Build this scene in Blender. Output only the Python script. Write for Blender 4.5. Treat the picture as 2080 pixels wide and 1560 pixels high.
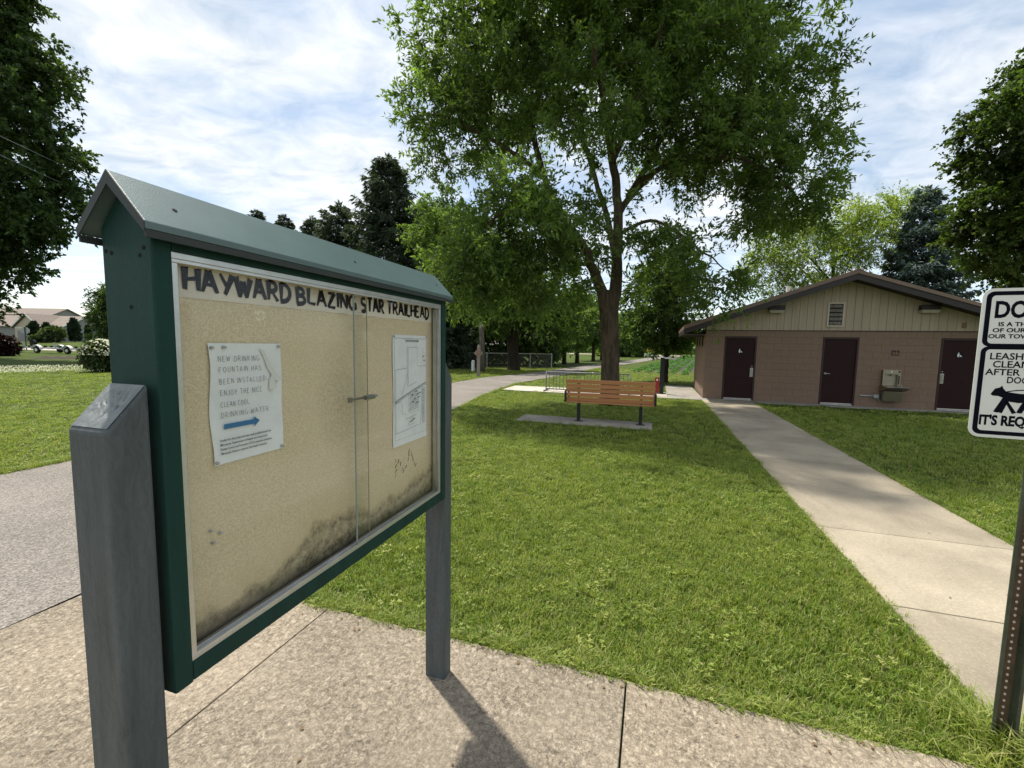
import bpy, math, random
import numpy as np
from mathutils import Vector, Matrix

random.seed(7)
rng = np.random.default_rng(11)
for _o in list(bpy.data.objects):
    bpy.data.objects.remove(_o)
scene = bpy.context.scene
col = scene.collection
R = math.radians

# ------------------------------------------------------------------ camera
FPX, CAMH = 885.0, 1.68
PITCH, ROLL = R(5.18), R(0.99)
_f = np.array([0, math.cos(PITCH), -math.sin(PITCH)])
_r0 = np.array([1., 0, 0]); _u0 = np.cross(_r0, _f)
_r = _r0 * math.cos(ROLL) + _u0 * math.sin(ROLL); _u = np.cross(_r, _f)
CAM = np.array([0, 0, CAMH])
cd = bpy.data.cameras.new('camera'); cam = bpy.data.objects.new('camera', cd); col.objects.link(cam)
cd.sensor_fit = 'HORIZONTAL'; cd.sensor_width = 36.0; cd.lens = FPX / 2080 * 36
cd.clip_start = 0.02; cd.clip_end = 5000
cam.matrix_world = Matrix(((_r[0], _u[0], -_f[0], 0), (_r[1], _u[1], -_f[1], 0), (_r[2], _u[2], -_f[2], CAMH), (0, 0, 0, 1)))
scene.camera = cam

# ------------------------------------------------------------------ sky, sun, exposure
SUN_EL, SUN_HX, SUN_HY = R(65), -0.62, 0.784      # sun stands ahead and to the left
world = bpy.data.worlds.new('World'); scene.world = world; world.use_nodes = True
wt = world.node_tree; wt.nodes.clear()
def wn(t, **k):
    n = wt.nodes.new(t)
    for a, b in k.items(): setattr(n, a, b)
    return n
sky = wn('ShaderNodeTexSky', sky_type='NISHITA', sun_disc=False)
sky.sun_elevation = SUN_EL; sky.sun_rotation = math.atan2(SUN_HX, SUN_HY)
sky.air_density = 1.0; sky.dust_density = 1.2; sky.ozone_density = 1.0
tc = wn('ShaderNodeTexCoord'); sep = wn('ShaderNodeSeparateXYZ'); wt.links.new(tc.outputs['Generated'], sep.inputs[0])
mx = wn('ShaderNodeMath', operation='MAXIMUM'); wt.links.new(sep.outputs['Z'], mx.inputs[0]); mx.inputs[1].default_value = 0.0
ad = wn('ShaderNodeMath', operation='ADD'); wt.links.new(mx.outputs[0], ad.inputs[0]); ad.inputs[1].default_value = 0.16
vd = wn('ShaderNodeVectorMath', operation='DIVIDE'); wt.links.new(tc.outputs['Generated'], vd.inputs[0])
cb = wn('ShaderNodeCombineXYZ')
for i in range(3): wt.links.new(ad.outputs[0], cb.inputs[i])
wt.links.new(cb.outputs[0], vd.inputs[1])
mp = wn('ShaderNodeMapping'); mp.inputs['Scale'].default_value = (1.0, 1.35, 0.0); mp.inputs['Location'].default_value = (3.1, 0.4, 0)
mp.inputs['Rotation'].default_value = (0, 0, R(25)); wt.links.new(vd.outputs[0], mp.inputs['Vector'])
n1 = wn('ShaderNodeTexNoise'); n1.inputs['Scale'].default_value = 1.25; n1.inputs['Detail'].default_value = 9; n1.inputs['Roughness'].default_value = 0.52; n1.inputs['Distortion'].default_value = 0.35
n2 = wn('ShaderNodeTexNoise'); n2.inputs['Scale'].default_value = 4.6; n2.inputs['Detail'].default_value = 7; n2.inputs['Roughness'].default_value = 0.6; n2.inputs['Distortion'].default_value = 0.5
for n in (n1, n2): wt.links.new(mp.outputs[0], n.inputs['Vector'])
r1 = wn('ShaderNodeValToRGB'); r1.color_ramp.elements[0].position = 0.25; r1.color_ramp.elements[0].color = (.55, .55, .55, 1); r1.color_ramp.elements[1].position = 0.58
r1.color_ramp.elements[1].color = (.92, .92, .92, 1)
wt.links.new(n1.outputs[0], r1.inputs[0])
r2 = wn('ShaderNodeValToRGB'); r2.color_ramp.elements[0].position = 0.39; r2.color_ramp.elements[0].color = (2.35, 2.9, 3.5, 1)
r2.color_ramp.elements[1].position = 0.60; r2.color_ramp.elements[1].color = (5.0, 5.05, 5.05, 1)
mixn = wn('ShaderNodeMath', operation='MULTIPLY_ADD'); wt.links.new(n1.outputs[0], mixn.inputs[0]); mixn.inputs[1].default_value = 0.5
sc2 = wn('ShaderNodeMath', operation='MULTIPLY'); wt.links.new(n2.outputs[0], sc2.inputs[0]); sc2.inputs[1].default_value = 0.5
wt.links.new(sc2.outputs[0], mixn.inputs[2]); wt.links.new(mixn.outputs[0], r2.inputs[0])
# fewer clouds close to the horizon
hz = wn('ShaderNodeMapRange'); hz.inputs['From Min'].default_value = 0.02; hz.inputs['From Max'].default_value = 0.28; hz.inputs['To Min'].default_value = 0.35; hz.inputs['To Max'].default_value = 1.0
wt.links.new(sep.outputs['Z'], hz.inputs['Value'])
cm = wn('ShaderNodeMath', operation='MULTIPLY'); wt.links.new(r1.outputs[0], cm.inputs[0]); wt.links.new(hz.outputs[0], cm.inputs[1])
mxc = wn('ShaderNodeMix', data_type='RGBA'); wt.links.new(cm.outputs[0], mxc.inputs['Factor'])
wt.links.new(sky.outputs[0], mxc.inputs[6]); wt.links.new(r2.outputs[0], mxc.inputs[7])
bg = wn('ShaderNodeBackground'); bg.inputs['Strength'].default_value = 0.10
wo = wn('ShaderNodeOutputWorld'); wt.links.new(mxc.outputs[2], bg.inputs[0]); wt.links.new(bg.outputs[0], wo.inputs[0])

sl = bpy.data.lights.new('sun', 'SUN'); sl.energy = 2.9; sl.angle = R(1.8); sl.color = (1.0, 0.95, 0.86)
sun = bpy.data.objects.new('sun', sl); col.objects.link(sun)
_sd = Vector((SUN_HX * math.cos(SUN_EL), SUN_HY * math.cos(SUN_EL), math.sin(SUN_EL)))
sun.rotation_euler = _sd.to_track_quat('Z', 'Y').to_euler(); sun.location = (-20, 25, 50)
scene.render.engine = 'CYCLES'
vs = scene.view_settings; vs.view_transform = 'Standard'; vs.look = 'None'; vs.gamma = 1.0; vs.exposure = 1.15
try: vs.use_curve_mapping = False
except Exception: pass
scene.cycles.max_bounces = 6; scene.cycles.transparent_max_bounces = 10

# ------------------------------------------------------------------ positions from the photograph (pixel -> direction -> ground)
def ray(x, y): return (x - 1040) / FPX * _r - (y - 780) / FPX * _u + _f
def gp(x, y, z=0.0):
    d = ray(x, y); t = (z - CAMH) / d[2]; p = CAM + d * t; return np.array([p[0], p[1], z])
def at(x, y, Y):
    d = ray(x, y); return CAM + d * (Y / d[1])
TH = R(17.8)
KD = np.array([math.sin(TH), math.cos(TH)]); KN = np.array([math.cos(TH), -math.sin(TH)])
def K(a, b): p = a * KN + b * KD; return (p[0], p[1])          # plaza grid: a to the right, b away
def toK(x, y): return x * KN[0] + y * KN[1], x * KD[0] + y * KD[1]

# ------------------------------------------------------------------ helpers
class MB:
    def __init__(s): s.v = []; s.f = []
    def add(s, vs, fs):
        o = len(s.v); s.v += [tuple(map(float, p)) for p in vs]; s.f += [tuple(i + o for i in f) for f in fs]; return s
    def box(s, x0, x1, y0, y1, z0, z1):
        return s.add([(x0, y0, z0), (x1, y0, z0), (x1, y1, z0), (x0, y1, z0), (x0, y0, z1), (x1, y0, z1), (x1, y1, z1), (x0, y1, z1)],
                     [(0, 3, 2, 1), (4, 5, 6, 7), (0, 1, 5, 4), (1, 2, 6, 5), (2, 3, 7, 6), (3, 0, 4, 7)])
    def hexa(s, b, t):
        return s.add(list(b) + list(t), [(0, 3, 2, 1), (4, 5, 6, 7), (0, 1, 5, 4), (1, 2, 6, 5), (2, 3, 7, 6), (3, 0, 4, 7)])
    def prism(s, poly, h0, h1, axis='z'):
        n = len(poly)
        def m(p, h): return (p[0], p[1], h) if axis == 'z' else ((p[0], h, p[1]) if axis == 'y' else (h, p[0], p[1]))
        return s.add([m(p, h0) for p in poly] + [m(p, h1) for p in poly],
                     [tuple(range(n))[::-1], tuple(range(n, 2 * n))] + [(i, (i + 1) % n, n + (i + 1) % n, n + i) for i in range(n)])
    def poly(s, pts): return s.add(pts, [tuple(range(len(pts)))])
    def tube(s, pts, rad, n=8, cap=True):
        pts = [np.array(p, float) for p in pts]; o = len(s.v)
        if not hasattr(rad, '__len__'): rad = [rad] * len(pts)
        prev = None
        for i, p in enumerate(pts):
            d = pts[min(i + 1, len(pts) - 1)] - pts[max(i - 1, 0)]; d = d / (np.linalg.norm(d) + 1e-9)
            if prev is None:
                a = np.array([1., 0, 0]) if abs(d[0]) < .8 else np.array([0, 1., 0])
            else: a = prev
            a = a - d * (a @ d); a /= np.linalg.norm(a) + 1e-9; prev = a; b = np.cross(d, a)
            for k in range(n):
                t = 2 * math.pi * k / n; s.v.append(tuple(p + rad[i] * (math.cos(t) * a + math.sin(t) * b)))
        for i in range(len(pts) - 1):
            for k in range(n):
                s.f.append((o + i * n + k, o + i * n + (k + 1) % n, o + (i + 1) * n + (k + 1) % n, o + (i + 1) * n + k))
        if cap:
            s.f.append(tuple(o + k for k in range(n))[::-1]); s.f.append(tuple(o + (len(pts) - 1) * n + k for k in range(n)))
        return s
    def mesh(s, name):
        m = bpy.data.meshes.new(name); m.from_pydata(s.v, [], s.f); m.update(); return m

def obj(name, mb, mat, parent=None, bevel=0, smooth=False, loc=None, rz=None):
    me = mb.mesh(name) if isinstance(mb, MB) else mb
    if mat and not me.materials: me.materials.append(mat)
    if smooth: me.shade_smooth()
    o = bpy.data.objects.new(name, me); col.objects.link(o)
    if parent: o.parent = parent
    if loc is not None: o.location = loc
    if rz is not None: o.rotation_euler = (0, 0, rz)
    if bevel:
        b = o.modifiers.new('bevel', 'BEVEL'); b.width = bevel; b.segments = 2; b.limit_method = 'ANGLE'
    return o
def tag(o, label, cat, group=None, kind=None):
    if label: o['label'] = label
    if cat: o['category'] = cat
    if group: o['group'] = group
    if kind: o['kind'] = kind
    return o
def thing(name, label, cat, loc=(0, 0, 0), rz=0, group=None):
    o = bpy.data.objects.new(name, None); o.empty_display_size = .2; col.objects.link(o); o.location = loc; o.rotation_euler = (0, 0, rz)
    return tag(o, label, cat, group)
def struct(o): o['kind'] = 'structure'; return o
def stuff(o): o['kind'] = 'stuff'; return o
def copy_tree(o, parent=None):
    c = o.copy(); col.objects.link(c); c.parent = parent
    for ch in list(o.children): copy_tree(ch, c)
    return c

# ------------------------------------------------------------------ materials
class NT:
    def __init__(s, name):
        s.m = bpy.data.materials.new(name); s.m.use_nodes = True; s.t = s.m.node_tree; s.t.nodes.clear()
        s.out = s.n('ShaderNodeOutputMaterial'); s.b = s.n('ShaderNodeBsdfPrincipled'); s.l(s.b.outputs[0], s.out.inputs[0])
        s.tc = s.n('ShaderNodeTexCoord')
    def n(s, t, **k):
        q = s.t.nodes.new(t)
        for a, b in k.items(): setattr(q, a, b)
        return q
    def l(s, a, b): s.t.links.new(a, b)
    def noise(s, scale, detail=4, rough=.55, vec=None, dist=0, stretch=None):
        q = s.n('ShaderNodeTexNoise'); q.inputs['Scale'].default_value = scale; q.inputs['Detail'].default_value = detail
        q.inputs['Roughness'].default_value = rough; q.inputs['Distortion'].default_value = dist
        v = vec or s.tc.outputs['Object']
        if stretch:
            mpp = s.n('ShaderNodeMapping'); mpp.inputs['Scale'].default_value = stretch; s.l(v, mpp.inputs[0]); v = mpp.outputs[0]
        s.l(v, q.inputs['Vector']); return q.outputs[0]
    def ramp(s, fac, stops):
        q = s.n('ShaderNodeValToRGB'); e = q.color_ramp.elements
        while len(e) < len(stops): e.new(.5)
        for i, (p, c) in enumerate(stops):
            e[i].position = p; e[i].color = (c, c, c, 1) if not hasattr(c, '__len__') else (*c[:3], 1)
        s.l(fac, q.inputs[0]); return q.outputs[0]
    def mix(s, fac, a, b, mode='MIX'):
        q = s.n('ShaderNodeMix', data_type='RGBA', blend_type=mode)
        for inp, v in ((q.inputs['Factor'], fac), (q.inputs[6], a), (q.inputs[7], b)):
            if hasattr(v, 'is_linked') or isinstance(v, bpy.types.NodeSocket): s.l(v, inp)
            elif hasattr(v, '__len__'): inp.default_value = (*v[:3], 1)
            else: inp.default_value = v if inp.type == 'VALUE' else (v, v, v, 1)
        return q.outputs[2]
    def math(s, op, a, b=0, c=0):
        q = s.n('ShaderNodeMath', operation=op)
        for i, v in enumerate((a, b, c)):
            if isinstance(v, bpy.types.NodeSocket): s.l(v, q.inputs[i])
            else: q.inputs[i].default_value = v
        return q.outputs[0]
    def bump(s, h, strength=.3, dist=.01, prev=None):
        q = s.n('ShaderNodeBump'); q.inputs['Strength'].default_value = strength; q.inputs['Distance'].default_value = dist; s.l(h, q.inputs['Height'])
        if prev: s.l(prev, q.inputs['Normal'])
        s.l(q.outputs[0], s.b.inputs['Normal']); return q.outputs[0]
    def col(s, c):
        if isinstance(c, bpy.types.NodeSocket): s.l(c, s.b.inputs['Base Color'])
        else: s.b.inputs['Base Color'].default_value = (*c[:3], 1)
    def set(s, rough=.7, metal=0, spec=.5):
        s.b.inputs['Roughness'].default_value = rough; s.b.inputs['Metallic'].default_value = metal; s.b.inputs['Specular IOR Level'].default_value = spec; return s.m
def sc(c, k): return tuple(min(1, v * k) for v in c)
def M(name, c, rough=.7, var=.18, scale=6, bump=0, bscale=80, metal=0, spec=.4, fine=.1, stretch=None, isl=0):
    t = NT(name)
    f = t.noise(scale, 5, .6, stretch=stretch); cc = t.mix(t.ramp(f, [(.3, 0), (.7, 1)]), sc(c, 1 - var), sc(c, 1 + var))
    if fine: 
        g = t.noise(bscale, 3, .7, stretch=stretch); cc = t.mix(1.0, cc, t.ramp(g, [(.25, 1 - fine), (.75, 1 + fine)]), 'MULTIPLY')
    if isl:
        gi = t.n('ShaderNodeObjectInfo'); cc = t.mix(1.0, cc, t.ramp(gi.outputs['Random'], [(0, 1 - isl), (1, 1 + isl)]), 'MULTIPLY')
    t.col(cc)
    if bump: t.bump(t.noise(bscale, 4, .65, stretch=stretch), bump, .01)
    return t.set(rough, metal, spec)
def leafmat(name, c, c2, trans=.42, rough=.55):
    t = NT(name)
    g = t.n('ShaderNodeNewGeometry'); cc = t.mix(t.ramp(g.outputs['Random Per Island'], [(0, 0), (1, 1)]), c, c2)
    big = t.noise(.55, 2); cc = t.mix(1.0, cc, t.ramp(big, [(.3, .68), (.7, 1.32)]), 'MULTIPLY')
    t.col(cc); t.b.inputs['Roughness'].default_value = rough; t.b.inputs['Specular IOR Level'].default_value = .3
    tr = t.n('ShaderNodeBsdfTranslucent'); t.l(t.mix(1.0, cc, (1.35, 1.5, .55), 'MULTIPLY'), tr.inputs[0])
    ms = t.n('ShaderNodeMixShader'); ms.inputs[0].default_value = trans; t.l(t.b.outputs[0], ms.inputs[1]); t.l(tr.outputs[0], ms.inputs[2]); t.l(ms.outputs[0], t.out.inputs[0])
    return t.m
def flat(name, c, rough=.6, spec=.3, metal=0):
    t = NT(name); t.col(c); return t.set(rough, metal, spec)

def m_aggregate():
    t = NT('aggregate_concrete')
    n1_ = t.noise(44, 6, .8, dist=.8); n2_ = t.noise(105, 3, .8, dist=.4)
    cc = t.ramp(n1_, [(.32, (.095, .076, .056)), (.44, (.215, .174, .128)), (.54, (.33, .275, .205)), (.68, (.56, .485, .38))])
    cc = t.mix(t.ramp(n2_, [(.56, 0), (.66, .75)]), cc, (.58, .51, .41))
    cc = t.mix(t.ramp(t.noise(120, 2, .8), [(.30, .7), (.40, 0)]), cc, (.11, .088, .066))
    cc = t.mix(1, cc, t.ramp(t.noise(24, 5, .8), [(.34, .62), (.66, 1.3)]), 'MULTIPLY')
    worn = t.ramp(t.noise(2.2, 5, .65, dist=.5), [(.42, 0), (.66, .5)])
    cc = t.mix(worn, cc, t.mix(t.ramp(t.noise(48, 5, .8), [(.35, 0), (.65, 1)]), (.25, .205, .15), (.45, .38, .29)))
    gi = t.n('ShaderNodeObjectInfo'); cc = t.mix(1.0, cc, t.ramp(gi.outputs['Random'], [(0, (.78, .79, .81)), (1, (1.02, 1.01, .98))]), 'MULTIPLY')
    cc = t.mix(1, cc, t.ramp(t.noise(1.1, 4), [(.3, .84), (.7, 1.12)]), 'MULTIPLY')
    cc = t.mix(t.ramp(t.noise(.8, 6, .75, dist=1.5), [(.60, 0), (.72, .35)]), cc, (.16, .13, .10)); t.col(cc)
    b1 = t.bump(n1_, .8, .010)
    t.bump(t.noise(26, 3, stretch=(2.2, .7, 1)), .6, .014, b1); return t.set(.9, 0, .25)
def m_concrete(name, c, sp=.35):
    t = NT(name); cc = t.mix(t.ramp(t.noise(1.3, 6), [(.3, 0), (.7, 1)]), sc(c, .72), sc(c, 1.16))
    cc = t.mix(1, cc, t.ramp(t.noise(38, 5, .8), [(.3, .82), (.7, 1.16)]), 'MULTIPLY'); cc = t.mix(t.ramp(t.noise(110, 3, .8), [(.52, 0), (.68, sp)]), cc, sc(c, .45)); cc = t.mix(t.ramp(t.noise(90, 2, vec=None, dist=1), [(.6, 0), (.75, sp)]), cc, sc(c, 1.45))
    stn = t.noise(1.1, 7, .75, dist=1.4, stretch=(1, .45, 1)); cc = t.mix(t.ramp(stn, [(.52, 0), (.70, .6)]), cc, sc(c, .55)); t.col(cc)
    gi = t.n('ShaderNodeObjectInfo'); cc = t.mix(1.0, cc, t.ramp(gi.outputs['Random'], [(0, .9), (1, 1.08)]), 'MULTIPLY'); t.col(cc)
    t.bump(t.noise(220, 3, .7), .35, .004); return t.set(.9, 0, .2)
def m_asphalt():
    t = NT('asphalt'); v = t.n('ShaderNodeTexVoronoi'); v.inputs['Scale'].default_value = 105; t.l(t.tc.outputs['Object'], v.inputs['Vector'])
    cc = t.ramp(v.outputs['Color'], [(.1, (.10, .089, .078)), (.55, (.195, .174, .152)), (.95, (.30, .272, .24))])
    cc = t.mix(1, cc, t.ramp(t.noise(.8, 5), [(.3, .86), (.7, 1.2)]), 'MULTIPLY')
    v3 = t.n('ShaderNodeTexVoronoi', feature='DISTANCE_TO_EDGE'); v3.inputs['Scale'].default_value = .42
    nv = t.n('ShaderNodeVectorMath', operation='ADD'); t.l(t.tc.outputs['Object'], nv.inputs[0])
    nn = t.n('ShaderNodeTexNoise'); nn.inputs['Scale'].default_value = 1.6; nn.inputs['Detail'].default_value = 6; t.l(t.tc.outputs['Object'], nn.inputs['Vector']); t.l(nn.outputs['Color'], nv.inputs[1]); t.l(nv.outputs[0], v3.inputs['Vector'])
    cc = t.mix(t.ramp(v3.outputs['Distance'], [(.0015, .35), (.005, 0)]), cc, (.07, .062, .055)); t.col(cc)
    t.bump(v.outputs['Distance'], .5, .006); return t.set(.9, 0, .2)
def m_lawn():
    t = NT('lawn_soil'); cc = t.mix(t.ramp(t.noise(.35, 5), [(.3, 0), (.7, 1)]), (.060, .092, .016), (.10, .135, .026))
    cc = t.mix(t.ramp(t.noise(34, 4, .7), [(.35, 0), (.7, 1)]), cc, (.030, .042, .010)); cc = t.mix(t.ramp(t.noise(3, 5, .7), [(.55, 0), (.8, .6)]), cc, (.12, .11, .035)); t.col(cc)
    t.bump(t.noise(60, 4, .8), .8, .03); return t.set(.95, 0, .1)
def m_grass(name, k=1.0):
    t = NT(name); oi = t.n('ShaderNodeObjectInfo'); g = t.n('ShaderNodeNewGeometry')
    c1 = t.ramp(oi.outputs['Random'], [(0, (.088, .150, .019)), (.45, (.182, .262, .037)), (.85, (.285, .360, .062)), (1, (.38, .38, .12))])
    cc = t.mix(t.ramp(t.noise(.28, 4, vec=g.outputs['Position']), [(.42, 0), (.75, .45)]), c1, (.27, .295, .050))
    cc = t.mix(t.ramp(t.noise(2.1, 4, vec=g.outputs['Position']), [(.5, 0), (.8, .5)]), cc, (.120, .200, .030))
    cc = t.mix(t.ramp(g.outputs['Random Per Island'], [(.88, 0), (.97, .8)]), cc, (.40, .35, .18))
    cc = t.mix(1, cc, (k, k, k), 'MULTIPLY'); t.col(cc); t.b.inputs['Roughness'].default_value = .5; t.b.inputs['Specular IOR Level'].default_value = .25
    tr = t.n('ShaderNodeBsdfTranslucent'); t.l(t.mix(1.0, cc, (1.3, 1.4, .6), 'MULTIPLY'), tr.inputs[0])
    ms = t.n('ShaderNodeMixShader'); ms.inputs[0].default_value = .38; t.l(t.b.outputs[0], ms.inputs[1]); t.l(tr.outputs[0], ms.inputs[2]); t.l(ms.outputs[0], t.out.inputs[0])
    return t.m
def m_bark(name, c):
    t = NT(name); w = t.noise(9, 6, .7, stretch=(1, 1, .22), dist=.6)
    cc = t.mix(t.ramp(w, [(.35, 0), (.65, 1)]), sc(c, .45), sc(c, 1.25)); t.col(cc); t.bump(w, 1.0, .05); return t.set(.95, 0, .15)
def m_particle():   # particle board with water stains and mould that creep up from the sill
    t = NT('particle_board'); sx = t.n('ShaderNodeSeparateXYZ'); t.l(t.tc.outputs['Object'], sx.inputs[0])
    base = t.mix(t.ramp(t.noise(260, 3, .7, stretch=(1, 1, 1)), [(.35, 0), (.65, 1)]), (.53, .43, .275), (.78, .665, .465))
    base = t.mix(t.ramp(t.noise(2.6, 4), [(.35, 0), (.65, .5)]), base, (.70, .60, .42))
    base = t.mix(t.ramp(t.noise(55, 2, .9), [(.70, 0), (.78, .35)]), base, (.2, .16, .1))
    # grey smudge near the middle
    dx = t.math('SUBTRACT', sx.outputs[0], .56); dz = t.math('SUBTRACT', sx.outputs[2], 1.49)
    d2 = t.math('ADD', t.math('MULTIPLY', t.math('MULTIPLY', dx, dx), 110), t.math('MULTIPLY', t.math('MULTIPLY', dz, dz), 26))
    sm = t.math('MULTIPLY', t.ramp(d2, [(0, .42), (.95, 0)]), t.ramp(t.noise(120, 4, .8), [(.42, 0), (.62, 1)]))
    base = t.mix(sm, base, (.22, .18, .12))
    # pale torn patch
    dx = t.math('SUBTRACT', sx.outputs[0], .283); dz = t.math('SUBTRACT', sx.outputs[2], 1.745)
    d2 = t.math('ADD', t.math('MULTIPLY', t.math('MULTIPLY', dx, dx), 3000), t.math('MULTIPLY', t.math('MULTIPLY', dz, dz), 2600))
    pt = t.math('MULTIPLY', t.ramp(d2, [(.6, 1), (.9, 0)]), t.ramp(t.noise(70, 5, .8), [(.50, 0), (.54, 1)])); base = t.mix(pt, base, (.82, .72, .54))
    # tide line: height of the stain rises to the right
    wob = t.noise(5.5, 6, .65, stretch=(1, 1, .55)); wob2 = t.noise(38, 5, .75)
    h = t.math('SUBTRACT', sx.outputs[2], .985)
    rise = t.math('MULTIPLY', t.ramp(sx.outputs[0], [(.02, .55), (.16, .30), (.30, .38), (.45, .98), (.62, .90), (.72, .50), (.90, .52), (1.0, .75)]), .115)
    lvl = t.math('ADD', t.math('ADD', t.math('MULTIPLY_ADD', wob, .14, -.07), t.math('MULTIPLY_ADD', wob2, .07, -.035)), t.math('SUBTRACT', rise, h))
    base = t.mix(t.ramp(t.math('ADD', lvl, .16), [(.06, 0), (.14, .42), (.17, .2)]), base, (.50, .39, .21))
    mould = t.math('MULTIPLY', t.ramp(t.math('ADD', lvl, .03), [(.0, 0), (.035, .75), (.05, .45), (.10, .9)]), t.ramp(t.noise(46, 5, .7), [(.28, .25), (.6, 1)]))
    base = t.mix(mould, base, (.045, .034, .022))
    base = t.mix(t.ramp(h, [(.0, .95), (.05, .0)]), base, (.045, .034, .022))
    t.col(base); t.bump(t.noise(300, 2), .15, .002); return t.set(.9, 0, .2)
def m_glass():
    t = NT('window_glass'); tr = t.n('ShaderNodeBsdfTransparent'); tr.inputs[0].default_value = (.965, .97, .965, 1)
    gl = t.n('ShaderNodeBsdfGlossy'); gl.inputs['Roughness'].default_value = .03
    fr = t.n('ShaderNodeLayerWeight'); fc = t.math('MULTIPLY_ADD', t.math('POWER', fr.outputs['Facing'], 4.6), .42, .018)
    ms = t.n('ShaderNodeMixShader'); t.l(fc, ms.inputs[0]); t.l(tr.outputs[0], ms.inputs[1]); t.l(gl.outputs[0], ms.inputs[2])
    df = t.n('ShaderNodeBsdfDiffuse'); df.inputs[0].default_value = (.75, .70, .60, 1)
    m2 = t.n('ShaderNodeMixShader'); t.l(t.ramp(t.noise(3.5, 6, .7, stretch=(1, 1, .4)), [(.35, .0), (.75, .018)]), m2.inputs[0]); t.l(ms.outputs[0], m2.inputs[1]); t.l(df.outputs[0], m2.inputs[2]); t.l(m2.outputs[0], t.out.inputs[0])
    return t.m
def m_paint_wood(name, c):
    t = NT(name); g = t.noise(7, 6, .6, stretch=(5, 5, .5), dist=.8)
    w = t.n('ShaderNodeTexWave'); w.inputs['Scale'].default_value = 17; w.inputs['Distortion'].default_value = 14; w.inputs['Detail'].default_value = 4; w.inputs['Detail Scale'].default_value = 1.4
    mpp = t.n('ShaderNodeMapping'); mpp.inputs['Scale'].default_value = (1.2, 1.2, .8); t.l(t.tc.outputs['Object'], mpp.inputs[0]); t.l(mpp.outputs[0], w.inputs['Vector'])
    cc = t.mix(t.ramp(g, [(.3, 0), (.7, 1)]), sc(c, .78), sc(c, 1.2)); cc = t.mix(t.ramp(t.noise(26, 5, .75), [(.62, 0), (.72, .5)]), cc, sc(c, .5)); cc = t.mix(1, cc, t.ramp(w.outputs[0], [(.15, .93), (.5, 1.02)]), 'MULTIPLY')
    scr = t.noise(34, 6, .75, stretch=(1, 1, .12), dist=.3); cc = t.mix(t.ramp(scr, [(.64, 0), (.69, .6)]), cc, sc(c, .45)); cc = t.mix(t.ramp(t.noise(120, 2, .8), [(.68, 0), (.74, .4)]), cc, sc(c, 2.4)); t.col(cc)
    b = t.bump(w.outputs[0], .13, .005); t.bump(t.noise(60, 5, .75), .25, .003, b); return t.set(.62, 0, .35)

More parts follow.
